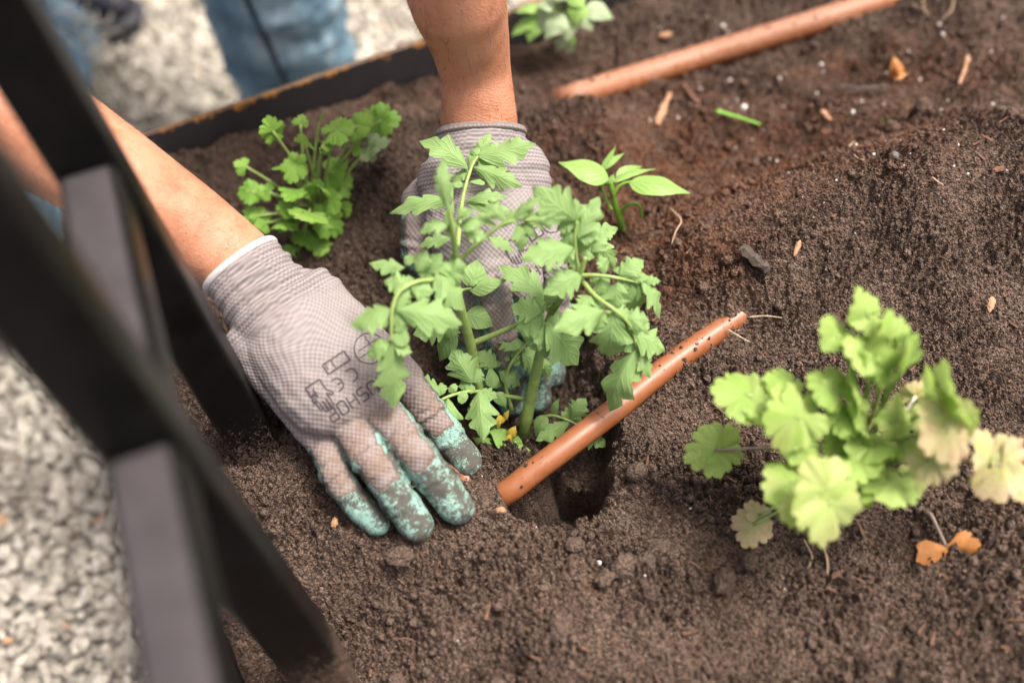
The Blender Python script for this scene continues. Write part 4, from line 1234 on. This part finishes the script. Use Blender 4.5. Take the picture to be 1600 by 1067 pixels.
    fattr(g, 'dirt', dirt * (0.85 if side > 0 else 0.6))
    fattr(g, 'gc', np.stack([e, y - 0.8 * z * np.tanh(y / 0.015) * (1 - sstep(0.0, 0.045, s)), cuff], -1), 'FLOAT_VECTOR')
    adopt(g, person)
    g['label'] = label
    bv = BVHTree.FromPolygons([tuple(v) for v in co_of(g)], [tuple(p.vertices) for p in g.data.polygons])
    # rolled hem
    a = np.linspace(0, 2 * math.pi, 48, endpoint=False)
    Sx = sidev - (sidev @ cdir) * cdir; Sx /= np.linalg.norm(Sx); Sz = np.cross(cdir, Sx)
    near = P[e < 0.003] - H
    rad = []
    for t in a:
        dv = math.cos(t) * Sx + math.sin(t) * Sz
        pr = near @ dv; perp = np.linalg.norm(near - pr[:, None] * dv - (near @ cdir)[:, None] * cdir, axis=1)
        k = (perp < 0.006) & (pr > 0)
        rad.append(np.max(pr[k]) if k.any() else 0.03)
    rad = np.array(rad)
    ring_c = np.array([H + cdir * 0.0005 + (math.cos(t) * Sx + math.sin(t) * Sz) * (r - 0.0010) for t, r in zip(a, rad)])
    V, F = [], []
    for i, t in enumerate(a):
        dv = math.cos(t) * Sx + math.sin(t) * Sz
        for b in np.linspace(0, 2 * math.pi, 8, endpoint=False):
            V.append(ring_c[i] + 0.0024 * math.cos(b) * dv + 0.0030 * math.sin(b) * cdir)
    n8 = 8
    for i in range(48):
        for j in range(n8):
            F.append((i * n8 + j, ((i + 1) % 48) * n8 + j, ((i + 1) % 48) * n8 + (j + 1) % n8, i * n8 + (j + 1) % n8))
    h = mesh_obj('cuff_hem', V, F, M['hem'] if side > 0 else M['glove'])
    if side < 0:
        nV = len(V)
        fattr(h, 'gc', np.stack([np.tile(np.arange(8), 48) * .002, np.repeat(a, 8) * .03, np.ones(nV)], -1), 'FLOAT_VECTOR')
        fattr(h, 'coat', np.zeros(nV)); fattr(h, 'dirt', np.full(nV, .35))
    adopt(h, g)
    return g, bv, nr

# ---- printing on the back of the gloves: strokes drawn in the mark's own plane, laid on the cloth
GLYPH = {'A': [[(0, 0), (.35, 1), (.7, 0)], [(.15, .38), (.55, .38)]], 'U': [[(0, 1), (0, .15), (.15, 0), (.5, 0), (.65, .15), (.65, 1)]],
         'S': [[(.65, 1), (.1, 1), (0, .88), (0, .6), (.1, .52), (.55, .48), (.65, .4), (.65, .1), (.55, 0), (0, 0)]], 'H': [[(0, 0), (0, 1)], [(.65, 0), (.65, 1)], [(0, .5), (.65, .5)]],
         'O': [[(.1, 0), (0, .12), (0, .88), (.1, 1), (.55, 1), (.65, .88), (.65, .12), (.55, 0), (.1, 0)]], 'P': [[(0, 0), (0, 1), (.55, 1), (.65, .9), (.65, .6), (.55, .5), (0, .5)]],
         'M': [[(0, 0), (0, 1), (.35, .45), (.7, 1), (.7, 0)]], 'T': [[(0, 1), (.7, 1)], [(.35, 1), (.35, 0)]], 'i': [[(.1, 0), (.1, .6)], [(.02, .85), (.18, .85)], [(0, .6), (.1, .6)], [(0, 0), (.2, 0)]],
         'C': [[(math.cos(a) * .5 + .5, math.sin(a) * .5 + .5) for a in np.linspace(1.3, 5.0, 12)]],
         'E': [[(math.cos(a) * .5 + .5, math.sin(a) * .5 + .5) for a in np.linspace(1.3, 5.0, 12)], [(0, .5), (.45, .5)]]}
HAND = [[(0, 1.0 - 1), (0, .62), (-.22, .95), (-.14, 1.06), (.10, .80), (.10, 1.5), (.26, 1.5), (.28, 1.0), (.30, 1.62), (.46, 1.62), (.48, 1.0), (.50, 1.55), (.66, 1.55), (.68, .98), (.70, 1.36), (.84, 1.36), (.86, 0), (0, 0)]]
def print_marks(g, bv, marks):
    for strokes, org, b, upv, sc, wd in marks:
        V, F = [], []
        b = np.array(b, float); b /= np.linalg.norm(b); upv = np.array(upv, float); upv /= np.linalg.norm(upv)
        for st in strokes:
            pts = np.array([np.array(org) + sc * (x * b + y_ * upv) for x, y_ in st])
            # resample
            Q = [pts[0]]
            for i in range(len(pts) - 1):
                n = max(1, int(np.linalg.norm(pts[i + 1] - pts[i]) / 2.5))
                Q += [pts[i] + (pts[i + 1] - pts[i]) * (k + 1) / n for k in range(n)]
            Q = np.array(Q)
            T = np.gradient(Q, axis=0); T /= np.linalg.norm(T, axis=1)[:, None] + 1e-9
            Np = np.stack([-T[:, 1], T[:, 0]], -1) * wd * 0.62
            s0 = len(V); ok = True
            row = []
            for q, nn in zip(Q, Np):
                pr = []
                for sg in (-1, 1):
                    x, y_ = q + sg * nn
                    dvec = ray(x, y_); dl = np.linalg.norm(dvec)
                    loc, nor, idx, dist = bv.ray_cast(Vector(CAM), Vector(dvec / dl))
                    pr.append(None if loc is None else np.array(loc) + np.array(nor) * 0.00035)
                row.append(pr)
            for i, pr in enumerate(row):
                V += [p if p is not None else np.zeros(3) for p in pr]
            for i in range(len(row) - 1):
                if all(p is not None for p in row[i] + row[i + 1]):
                    F.append((s0 + 2 * i, s0 + 2 * i + 1, s0 + 2 * i + 3, s0 + 2 * i + 2))
        if F:
            o = mesh_obj('printed_mark', V, F, M['ink'])
            adopt(o, g)
def text_strokes(txt, gap=.28):
    out, x = [], 0.0
    for ch in txt:
        gl = GLYPH[ch]
        for st in gl: out.append([(x + a, b_) for a, b_ in st])
        x += max(a for st in gl for a, _ in st) + gap
    return out
def rect(w_, h_):
    return [(0, 0), (w_, 0), (w_, h_), (0, h_), (0, 0)]
def circ(r, n=28):
    return [(r * math.cos(t), r * math.sin(t)) for t in np.linspace(0, 2 * math.pi, n)]

def person():
    Z = at
    # --- joints
    rw = Z(378, 412, .108); re = np.array([-.445, .150, .245]); rs_ = np.array([-.60, .36, .50])
    rm = Z(30, 182, .205)
    lw = Z(752, 196, .112); lm = Z(716, 0, .215); le = np.array(lm) + (np.array(lm) - np.array(lw)) * 0.55; ls = np.array([-.27, .62, .60])
    chest = (rs_ + ls) / 2 + np.array([-.03, .05, -.06])
    pelvis = np.array([-.64, .86, .16])
    rhip, lhip = pelvis + np.array([-.10, -.02, -.02]), pelvis + np.array([.13, .02, -.01])
    rknee = Z(-15, 380, -.20); rank = Z(84, 58, -.25)
    lfoot = Z(482, 175, -.30); lknee = np.array([lfoot[0] + .005, lfoot[1] - .04, .16])
    neck = (rs_ + ls) / 2 + np.array([.02, -.03, .05])
    head = neck + np.array([.045, -.075, .11])
    t = empty('person', (pelvis[0], pelvis[1], GROUND_Z))
    tag(t, 'person in jeans and grey knit gloves kneeling behind the bed, planting with both hands', 'person')
    # right arm direction at wrist, glove geometry needs the same points
    rdir = Z(500, 570, .062) - np.array(rw); ldir = Z(764, 350, .070) - np.array(lw)
    rn = np.cross(rdir, np.array([0, 0, 1.0])); rn = np.cross(rn, rdir); rn /= np.linalg.norm(rn)
    ln = np.cross(ldir, np.array([1.0, 0, 0])); ln = ln if ln[2] > 0 else -ln
    P = []
    # arms: wrists oval, forearms thicker towards the elbow
    q1 = Z(300, 352, .132); q2 = Z(190, 285, .165)
    P += [cap(rw + rdir * .35, rw, .026, .0275, rn, .72), cap(rw, q1, .0275, .0300, rn, .80), cap(q1, q2, .0300, .0365, rn, .92), cap(q2, rm, .0365, .0430, rn, .95), cap(rm, re, .0430, .0415, rn, .96), cap(re, rs_, .043, .052)]
    h1 = Z(742, 110, .150); h2 = Z(733, 60, .178)
    P += [cap(lw + ldir * .35, lw, .027, .0300, ln, .70), cap(lw, h1, .0300, .0282, ln, .78), cap(h1, h2, .0282, .0310, ln, .85), cap(h2, lm, .0310, .0360, ln, .92), cap(lm, le, .0360, .0430, ln, .95), cap(le, ls, .043, .052)]
    P += [cap(Z(790, 176, .110), Z(790, 160, .114), .0100, .0085)]          # ulna head
    P += [cap(Z(700, 196, .112), Z(705, 150, .125), .0075, .0085)]          # radius side
    # torso, neck, head
    P += [cap(rs_, ls, .065, .065), cap(chest + np.array([-.06, -.03, 0]), pelvis, .12, .115), cap(chest + np.array([.07, .03, 0]), pelvis + np.array([.04, .01, 0]), .12, .115), cap(rhip, lhip, .10, .10), cap(neck - np.array([.01, -.03, .04]), head, .055, .055)]
    P += [cap(rhip, rknee, .080, .052), cap(rknee, rank, .05, .034), cap(lhip, lknee, .080, .052), cap(lknee, lfoot, .05, .034)]
    fdir = np.array([.35, -.75, -.56]); fdir /= np.linalg.norm(fdir)           # face looks down at the bed
    fs = np.cross(fdir, [0, 0, 1.0]); fs /= np.linalg.norm(fs); fu = np.cross(fs, fdir)
    P += [ellipsoid(head + fu * .02, fs * .074, fu * .105, fdir * .092), ellipsoid(head - fu * .055 + fdir * .025, fs * .055, fu * .055, fdir * .06),
          cap(head + fdir * .090 + fu * .012, head + fdir * .112 - fu * .020, .008, .013), cap(head + fdir * .083 - fu * .050 - fs * .018, head + fdir * .083 - fu * .050 + fs * .018, .010, .010, fu, .8),
          ellipsoid(head + fs * .076, fs * .010, fu * .030, fdir * .018), ellipsoid(head - fs * .076, fs * .010, fu * .030, fdir * .018), cap(head + fdir * .078 + fu * .045 - fs * .03, head + fdir * .078 + fu * .045 + fs * .03, .013, .013)]
    body = fuse('body', P, 0.0042, 6, M['skin'])
    V = co_of(body)
    _, d1, _ = seg_t(V, rw, re); _, d2, _ = seg_t(V, lw, le)
    al = np.where(d1 < d2, (V - rw) @ ((re - rw) / np.linalg.norm(re - rw)), (V - lw) @ ((le - lw) / np.linalg.norm(le - lw)))
    fattr(body, 'along', al)
    fattr(body, 'wrinkle', np.where((d1 < .08) | (d2 < .08), np.exp(-(al / .035) ** 2), 0.0))
    fattr(body, 'grime', np.where(d2 < .08, .33 * np.exp(-(np.maximum(al, 0) / .022) ** 2), .12 * np.exp(-(np.maximum(al, 0) / .01) ** 2)))
    adopt(body, t)
    Nb = no_of(body)
    sel = np.where(((d1 < .07) | (d2 < .07)) & (al > .012) & (al < .20))[0]
    hv, hf = [], []
    for i in rng.choice(sel, min(900, len(sel)), replace=False):
        axd = (rw - re) if d1[i] < d2[i] else (lw - le)
        axd = axd / np.linalg.norm(axd)
        L_ = rng.uniform(.004, .010)
        n_ = Nb[i] * .55 + axd * .8 + rng.normal(0, .35, 3)
        p_ = V[i] - Nb[i] * .0004
        q_ = p_ + n_ / np.linalg.norm(n_) * L_ * .55
        e_ = q_ + (n_ / np.linalg.norm(n_) + axd * .5) * L_ * .4
        v_, f_ = tube_arrays(np.array([p_, q_, e_]), np.array([.00011, .00009, .00004]), 3, False)
        o_ = len(hv); hv += list(v_); hf += [tuple(k + o_ for k in x) for x in f_]
    ah = mesh_obj('arm_hair', hv, hf, M['hair']); ah['kind'] = 'stuff'
    adopt(ah, body)
    # clothes out of frame above, jeans below
    S = [cap(rs_, ls, .085, .085), cap(chest + np.array([-.06, -.03, 0]), pelvis, .138, .132), cap(chest + np.array([.07, .03, 0]), pelvis + np.array([.04, .01, 0]), .138, .132), cap(rs_, rs_ * .55 + re * .45, .07, .062), cap(ls, ls * .55 + le * .45, .07, .062)]
    adopt(fuse('shirt', S, 0.008, 5, M['shirt']), t)
    J = [cap(rhip, lhip, .125, .125), cap(rhip, rknee, .100, .072), cap(rknee, rank, .070, .060), cap(lhip, lknee, .100, .090), cap(lknee, lfoot + np.array([0, 0, .05]), .092, .084)]
    jeans = fuse('jeans', J, 0.006, 4, M['denim'])
    V = co_of(jeans); N = no_of(jeans)
    w1 = perlin(V[:, 2] * 28 + V[:, 0] * 10, V[:, 1] * 14 + 5 + V[:, 0] * 8) * .009 + perlin(V[:, 2] * 60 + 3, V[:, 0] * 40 + V[:, 1] * 30) * .004
    set_co(jeans, V + N * w1[:, None])
    adopt(jeans, t)
    # side seam of the near leg
    a0, a1 = lknee, lfoot + np.array([0, 0, .03])
    toc = (CAM - a0); toc -= (toc @ (a1 - a0)) * (a1 - a0) / ((a1 - a0) @ (a1 - a0)); toc /= np.linalg.norm(toc)
    sdv = np.cross((a1 - a0) / np.linalg.norm(a1 - a0), toc)
    if sdv[0] > 0: sdv = -sdv
    bvj = BVHTree.FromPolygons([tuple(v) for v in co_of(jeans)], [tuple(p.vertices) for p in jeans.data.polygons])
    sp = []
    for k in np.linspace(0.0, 1.0, 14):
        c = a0 + (a1 - a0) * k + sdv * (.050 - .045 * k)
        hit = bvj.ray_cast(Vector(c + toc * .3), Vector(-toc))
        if hit[0] is not None: sp.append(np.array(hit[0]))
    if len(sp) > 3:
        s_ = tube('seam', sp, .0035, .0035, M['seam'], None, 8, 4); adopt(s_, jeans)
    # frayed hem of the kneeling leg
    Vf, Ff = [], []
    hemdir = (rank - rknee) / np.linalg.norm(rank - rknee)
    hs = np.cross(hemdir, [0, 0, 1.0]); hs /= np.linalg.norm(hs); hu = np.cross(hs, hemdir)
    for k in range(130):
        an = rng.uniform(0, 2 * math.pi)
        p = rank + hemdir * rng.uniform(-.10, .03) + (math.cos(an) * hs + math.sin(an) * hu) * .062
        q = p + hemdir * rng.uniform(-.02, .06) + rng.normal(0, .010, 3) + (math.cos(an) * hs + math.sin(an) * hu) * rng.uniform(.0, .010) + np.array([0.006, -.010, -.015]) * rng.uniform(.3, 1.6)
        m_ = (p + q) / 2 + rng.normal(0, .006, 3)
        v, f = tube_arrays(catmull([p, m_, q], 4), .0015, 4, False)
        o_ = len(Vf); Vf += list(v); Ff += [tuple(i + o_ for i in x) for x in f]
    fh = mesh_obj('frayed_hem', Vf, Ff, M['thread']); adopt(fh, jeans); fh['kind'] = 'stuff'
    # shoes
    def shoe(heel, toe):
        heel, toe = np.asarray(heel), np.asarray(toe)
        dr = toe - heel; L = np.linalg.norm(dr); dr /= L
        s1 = np.cross(dr, [0, 0, 1.0]); s1 /= np.linalg.norm(s1); u1 = np.cross(s1, dr)
        o = fuse('shoe', [cap(heel + u1 * .035, heel + dr * L * .45 + u1 * .04, .036, .040, u1, .95), cap(heel + dr * L * .45 + u1 * .035, toe + u1 * .025, .042, .034, u1, .7), cap(heel + u1 * .04, heel + u1 * .085 + dr * .02, .035, .035)], .004, 4, M['shoe'])
        adopt(o, t)
        so = fuse('sole', [cap(heel, heel + dr * L * .4, .038, .036, u1, .42), cap(heel + dr * L * .4, toe, .036, .046, u1, .36)], .003, 3, M['sole'])
        adopt(so, o)
        pn = fuse('laces', [cap(heel + dr * L * (.42 + .09 * k) + u1 * (.075 - .008 * k) - s1 * .02, heel + dr * L * (.42 + .09 * k) + u1 * (.075 - .008 * k) + s1 * .02, .004, .004) for k in range(4)], .0015, 2, M['lace'])
        adopt(pn, o)
    shoe(Z(70, -6, -.285), Z(182, 22, -.300))
    shoe(lfoot + np.array([-.02, .05, -.02]), lfoot + np.array([.06, -.17, -.02]))
    # hair and eyes
    hr = fuse('hair', [ellipsoid(head + fu * .03 - fdir * .015, fs * .084, fu * .112, fdir * .094), cap(head - fdir * .07 - fu * .02, head - fdir * .06 - fu * .08, .05, .04)], .006, 3, M['hair'])
    adopt(hr, t)
    for sg in (-1, 1):
        v, f = ellipsoid(head + fdir * .083 + fu * .022 + fs * sg * .032, fs * .013, fu * .009, fdir * .010)
        adopt(mesh_obj('eye', v, f, M['eye']), t)

    # --- right hand (left in the picture): pressed flat on the soil, fingers pointing away from the wearer
    F_ = []
    r = .0132
    F_.append((Z(506, 690, .034), Z(524, 742, .034), Z(560, 790, .020), Z(588, 815, .010), r * .84))
    F_.append((Z(545, 664, .047), Z(588, 728, .046), Z(626, 785, .028), Z(652, 820, .014), r))
    F_.append((Z(590, 632, .052), Z(644, 700, .050), Z(688, 758, .030), Z(716, 794, .016), r * 1.02))
    F_.append((Z(634, 596, .044), Z(678, 654, .022), Z(712, 698, .006), Z(731, 720, -.002), r * .96))
    thumb = (Z(560, 560, .035), Z(625, 590, .012), Z(650, 625, -.008), Z(668, 660, -.02), r)
    hem = Z(376, 413, .108)
    rd = Z(470, 530, .078) - hem
    cuffs = [(hem - rd * .12, Z(420, 470, .094), .0305, .0330), (Z(420, 470, .094), Z(470, 535, .078), .0330, .0400), (Z(470, 535, .078), Z(520, 595, .062), .0400, .0420)]
    W = Z(446, 500, .084)
    g, bv, nr = build_glove(t, W, rd, hem, F_[::1], thumb, (.80,), .036, .72, cuffs, 'grey knit glove with mint rubber fingertips and printed back, pressed on the soil at left', 1)
    b, u_ = (-.83, .56), (.56, .83)
    print_marks(g, bv, [
        (HAND, (499, 592), b, u_, 30, 2.2), (text_strokes('M'), (489, 607), b, u_, 14, 2.0), (text_strokes('M'), (492, 621), b, u_, 9, 1.6),
        ([rect(40, 17)], (537, 548), b, u_, 1.0, 2.4), ([[(0, 0), (0, 17)]], (516, 562), b, u_, 1.0, 2.0), (text_strokes('i'), (509, 569), b, u_, 10, 2.0),
        (text_strokes('C'), (551, 572), b, u_, 20, 2.4), (text_strokes('E'), (529, 587), b, u_, 20, 2.4),
        ([circ(24)], (577, 544), b, u_, 1.0, 1.6), ([[(-20, -6), (18, -6)], [(-18, 4), (20, 4)], [(-4, -20), (-4, 18)]], (577, 544), b, u_, 1.0, 1.2),
        (text_strokes('AUSHOP'), (598, 582), b, u_, 20, 2.3)])
    # --- left hand (right in the picture): reaching down into the planting hole
    G_ = []
    G_.append((Z(716, 428, .050), Z(732, 505, .022), Z(742, 565, -.010), Z(748, 605, -.032), r))
    G_.append((Z(766, 446, .054), Z(782, 525, .018), Z(794, 590, -.022), Z(800, 628, -.044), r * 1.02))
    G_.append((Z(818, 440, .048), Z(832, 515, .012), Z(838, 580, -.024), Z(840, 622, -.046), r))
    G_.append((Z(862, 418, .036), Z(870, 485, .006), Z(868, 545, -.020), Z(864, 586, -.040), r * .86))
    thumb = (Z(672, 320, .070), Z(658, 392, .046), Z(676, 440, .018), Z(688, 476, -.008), r * 1.05)
    hem = Z(751, 208, .108)
    ld = Z(757, 290, .086) - hem
    cuffs = [(hem - ld * .10, Z(754, 245, .099), .0360, .0355), (Z(754, 245, .099), Z(757, 290, .086), .0355, .0410), (Z(757, 290, .086), Z(762, 350, .070), .0410, .0490)]
    W = Z(756, 275, .092)
    g, bv, nr = build_glove(t, W, ld, hem, G_, thumb, (.74,), .040, .66, cuffs, 'dirty grey knit glove reaching into the planting hole behind the tomato leaves', -1)
    b, u_ = (-.86, .50), (.50, .86)
    print_marks(g, bv, [
        (HAND, (802, 372), b, u_, 24, 2.0), (text_strokes('M'), (794, 382), b, u_, 11, 1.6), ([rect(22, 15)], (842, 352), b, u_, 1.0, 2.0), ([[(11, 0), (11, 15)]], (842, 352), b, u_, 1.0, 1.8),
        (text_strokes('C'), (846, 376), b, u_, 15, 2.0), (text_strokes('E'), (828, 386), b, u_, 15, 2.0), (text_strokes('AUSHOP'), (878, 390), b, u_, 17, 2.0), ([circ(18)], (862, 345), b, u_, 1.0, 1.4)])
    return t

# ------------------------------------------------------------------ litter on the soil
def stick(name, pts, ra, rb, mat, label, cat, lift=0.003, flat=0.6, group=None):
    P = []
    for x, y in pts:
        p = onsoil(x, y)
        z = p[2] + float(surface_detail(np.array([p[0]]), np.array([p[1]]))[0])
        P.append(np.array([p[0], p[1], max(z, p[2] - .001) + lift]))
    Q = catmull(P, 6)
    u = np.linspace(0, 1, len(Q))
    rr = (ra + (rb - ra) * u) * (0.92 + 0.08 * np.sin(u * 13 + len(label))) * np.clip(np.minimum(u, 1 - u) * 9 + 0.35, 0, 1)
    woody = name in ('bark_chip', 'twig')
    V, F = tube_arrays(Q, rr, 6 if woody else 7, True, flat)
    if woody: V = V + np.random.default_rng(nseed()).normal(0, .14, V.shape) * np.repeat(rr, 6)[:, None]
    o = mesh_obj(name, V, F, M[mat], smooth=not woody)
    tag(o, label, cat, group)
    return o
def chunk(name, px, py, r, mat, label, cat, sq=(1, .7, .6)):
    p = onsoil(px, py)
    V, F = ICO4
    rs = np.random.default_rng(nseed())
    th_, ph_ = np.arctan2(V[:, 1], V[:, 0]), V[:, 2] * 1.6
    nrm = 0.85 + 0.35 * perlin(V[:, 0] * 1.7 + px, V[:, 1] * 1.7 + V[:, 2]) + 0.22 * perlin(V[:, 0] * 4 + py, V[:, 2] * 4 + V[:, 1] * 3) + 0.22 * worley_bumps(V[:, 0] * 3.3 + V[:, 2] * 2 + px, V[:, 1] * 3.3 - V[:, 2] * 2 + py, 5)
    a = rs.uniform(0, 3.1)
    Q = V * nrm[:, None] * np.array(sq) * r
    Q = Q @ np.array([[math.cos(a), -math.sin(a), 0], [math.sin(a), math.cos(a), 0], [0, 0, 1]]).T
    z = p[2] + max(0, float(surface_detail(np.array([p[0]]), np.array([p[1]]))[0]))
    o = mesh_obj(name, Q + np.array([p[0], p[1], z + r * .25]), [tuple(f) for f in F], M[mat])
    if mat == 'crumb':
        fattr(o, 'tone', np.full(len(V), .5)); fattr(o, 'red', np.zeros(len(V))); fattr(o, 'moist', np.zeros(len(V)))
    tag(o, label, cat)
    return o
def litter():
    stick('bark_chip', [(1158, 392), (1178, 412), (1200, 430)], .0062, .0055, 'darkbark', 'stout dark bark chip lying on the soil right of the tomato', 'bark chip', .006, .8)
    stick('bark_chip', [(1048, 146), (1036, 172), (1026, 196)], .0022, .0052, 'tan', 'tan pointed bark sliver below the upper hose', 'bark chip')
    stick('bark_chip', [(1068, 132), (1080, 150), (1092, 168)], .003, .003, 'bark', 'reddish bark strip touching the underside of the upper hose', 'bark chip')
    stick('twig', [(1300, 136), (1345, 140), (1388, 138)], .0026, .0026, 'darkbark', 'straight dark twig left of the curled dry leaf', 'twig')
    stick('bark_chip', [(1284, 174), (1296, 190)], .0034, .003, 'tan', 'short tan chip below the dark twig', 'bark chip')
    stick('twig', [(1512, 90), (1506, 112), (1498, 134)], .0022, .0016, 'tan', 'thin brown twig at the upper right, right of the dry leaf', 'twig')
    stick('bark_chip', [(1030, 58), (1050, 54)], .004, .004, 'tan', 'pale tan chip above the upper hose', 'bark chip')
    stick('bark_chip', [(1550, 466), (1545, 490)], .003, .0016, 'tan', 'small upright brown chip above the coriander', 'bark chip')
    stick('bark_chip', [(1250, 378), (1240, 402)], .0022, .0018, 'tan', 'thin orange chip above the stout dark bark chip', 'bark chip')
    stick('grass_blade', [(1117, 179), (1145, 184), (1188, 199)], .0034, .0022, 'grassbit', 'short bright green leaf blade lying on reddish soil', 'leaf', .004, .35)
    stick('grass_blade', [(1376, 194), (1388, 200), (1400, 196)], .0026, .001, 'grassbit', 'tiny pale green leaf scrap on the ridge of the mound', 'leaf', .004, .35)
    for k, (pts, lab) in enumerate((
            ([(1046, 326), (1064, 345), (1056, 365), (1048, 390)], 'pale curly root thread right of the pepper seedling'),
            ([(1336, 222), (1326, 232), (1338, 248), (1350, 252)], 'pale curly root thread on the mound'),
            ([(1490, 0), (1484, 22), (1470, 34)], 'pale root thread at the top edge, right of the upper hose'),
            ([(1440, 4), (1444, 20), (1452, 28)], 'short curved root thread at the top edge beside the longer one'),
            ([(1135, 515), (1160, 530), (1172, 536)], 'thin brown root beside the end of the lower hose'),
            ([(1168, 497), (1195, 495), (1222, 498)], 'straight dark rootlet right of the lower hose end'),
            ([(1455, 278), (1462, 284), (1474, 292)], 'short white root thread on the grey mound'),
            ([(1255, 842), (1268, 870), (1262, 888)], 'thin rootlet dangling below the coriander leaves, left one'),
            ([(1284, 848), (1290, 880), (1292, 900)], 'thin rootlet dangling below the coriander leaves, right one'))):
        stick('root_thread', pts, .0008, .0006, 'root', lab, 'root', .0025, 1.0)
    chunk('pebble', 1398, 244, .0042, 'pebble', 'small blue grey pebble in the mound', 'pebble')
    chunk('soil_clod', 1132, 910, .011, 'crumb', 'rounded light soil clod left of the coriander root hairs', 'clod')
    chunk('soil_clod', 875, 980, .012, 'crumb', 'large blurred soil clod near the bottom edge', 'clod')
    chunk('soil_clod', 625, 872, .011, 'crumb', 'dark crumbly clod below the fingertips of the left glove', 'clod')
    chunk('soil_clod', 945, 905, .008, 'crumb', 'small clod beside the white grain below the planting hole', 'clod')
    chunk('soil_clod', 1170, 880, .008, 'crumb', 'flat clod under the cream coriander leaf', 'clod')
    chunk('bark_chip', 523, 817, .0045, 'tan', 'small orange chip beside the little finger of the glove', 'bark chip', (1, .6, .4))
    chunk('bark_chip', 782, 797, .004, 'tan', 'small orange chip at the foot of the lower hose', 'bark chip', (1, .6, .4))
    chunk('bark_chip', 1560, 266, .006, 'bark', 'reddish chip half sunk at the right of the mound', 'bark chip', (1, .5, .3))
    # curled dry leaf
    p = onsoil(1398, 118)
    d0 = dep(p) - .006
    t = empty('dry_leaf', p)
    tag(t, 'curled orange brown dry leaf lying on the soil at the upper right', 'leaf')
    leaf('leaf_blade', D(1404, 124, d0), D(1396, 88, d0 - .006), 26 * px2m(d0), M['dryleaf'], t, 'ovate', seed=5, arch=.2, fold=.7)
    leaf('leaf_blade', D(1396, 122, d0), D(1420, 114, d0), 14 * px2m(d0), M['dryleaf'], t, 'ovate', seed=6, arch=.15, fold=.5)

# ------------------------------------------------------------------ build
build_soil()
build_setting()
hp, hrad = hoses()
person()
tomato_plant()
pepper_seedling()
cilantro()
parsley()
background_plant()
build_crumbs()
o = lumps('soil_specks', hp, hrad, M['crumb'], ICO1, (.6, 1.0), .25, True, rng.random(len(hp)) ** 2, {'red': np.zeros(len(hp)), 'moist': np.full(len(hp), .5)})
tag(o, 'specks of dark soil sprinkled along the brown hoses', 'soil', kind='stuff')
litter()
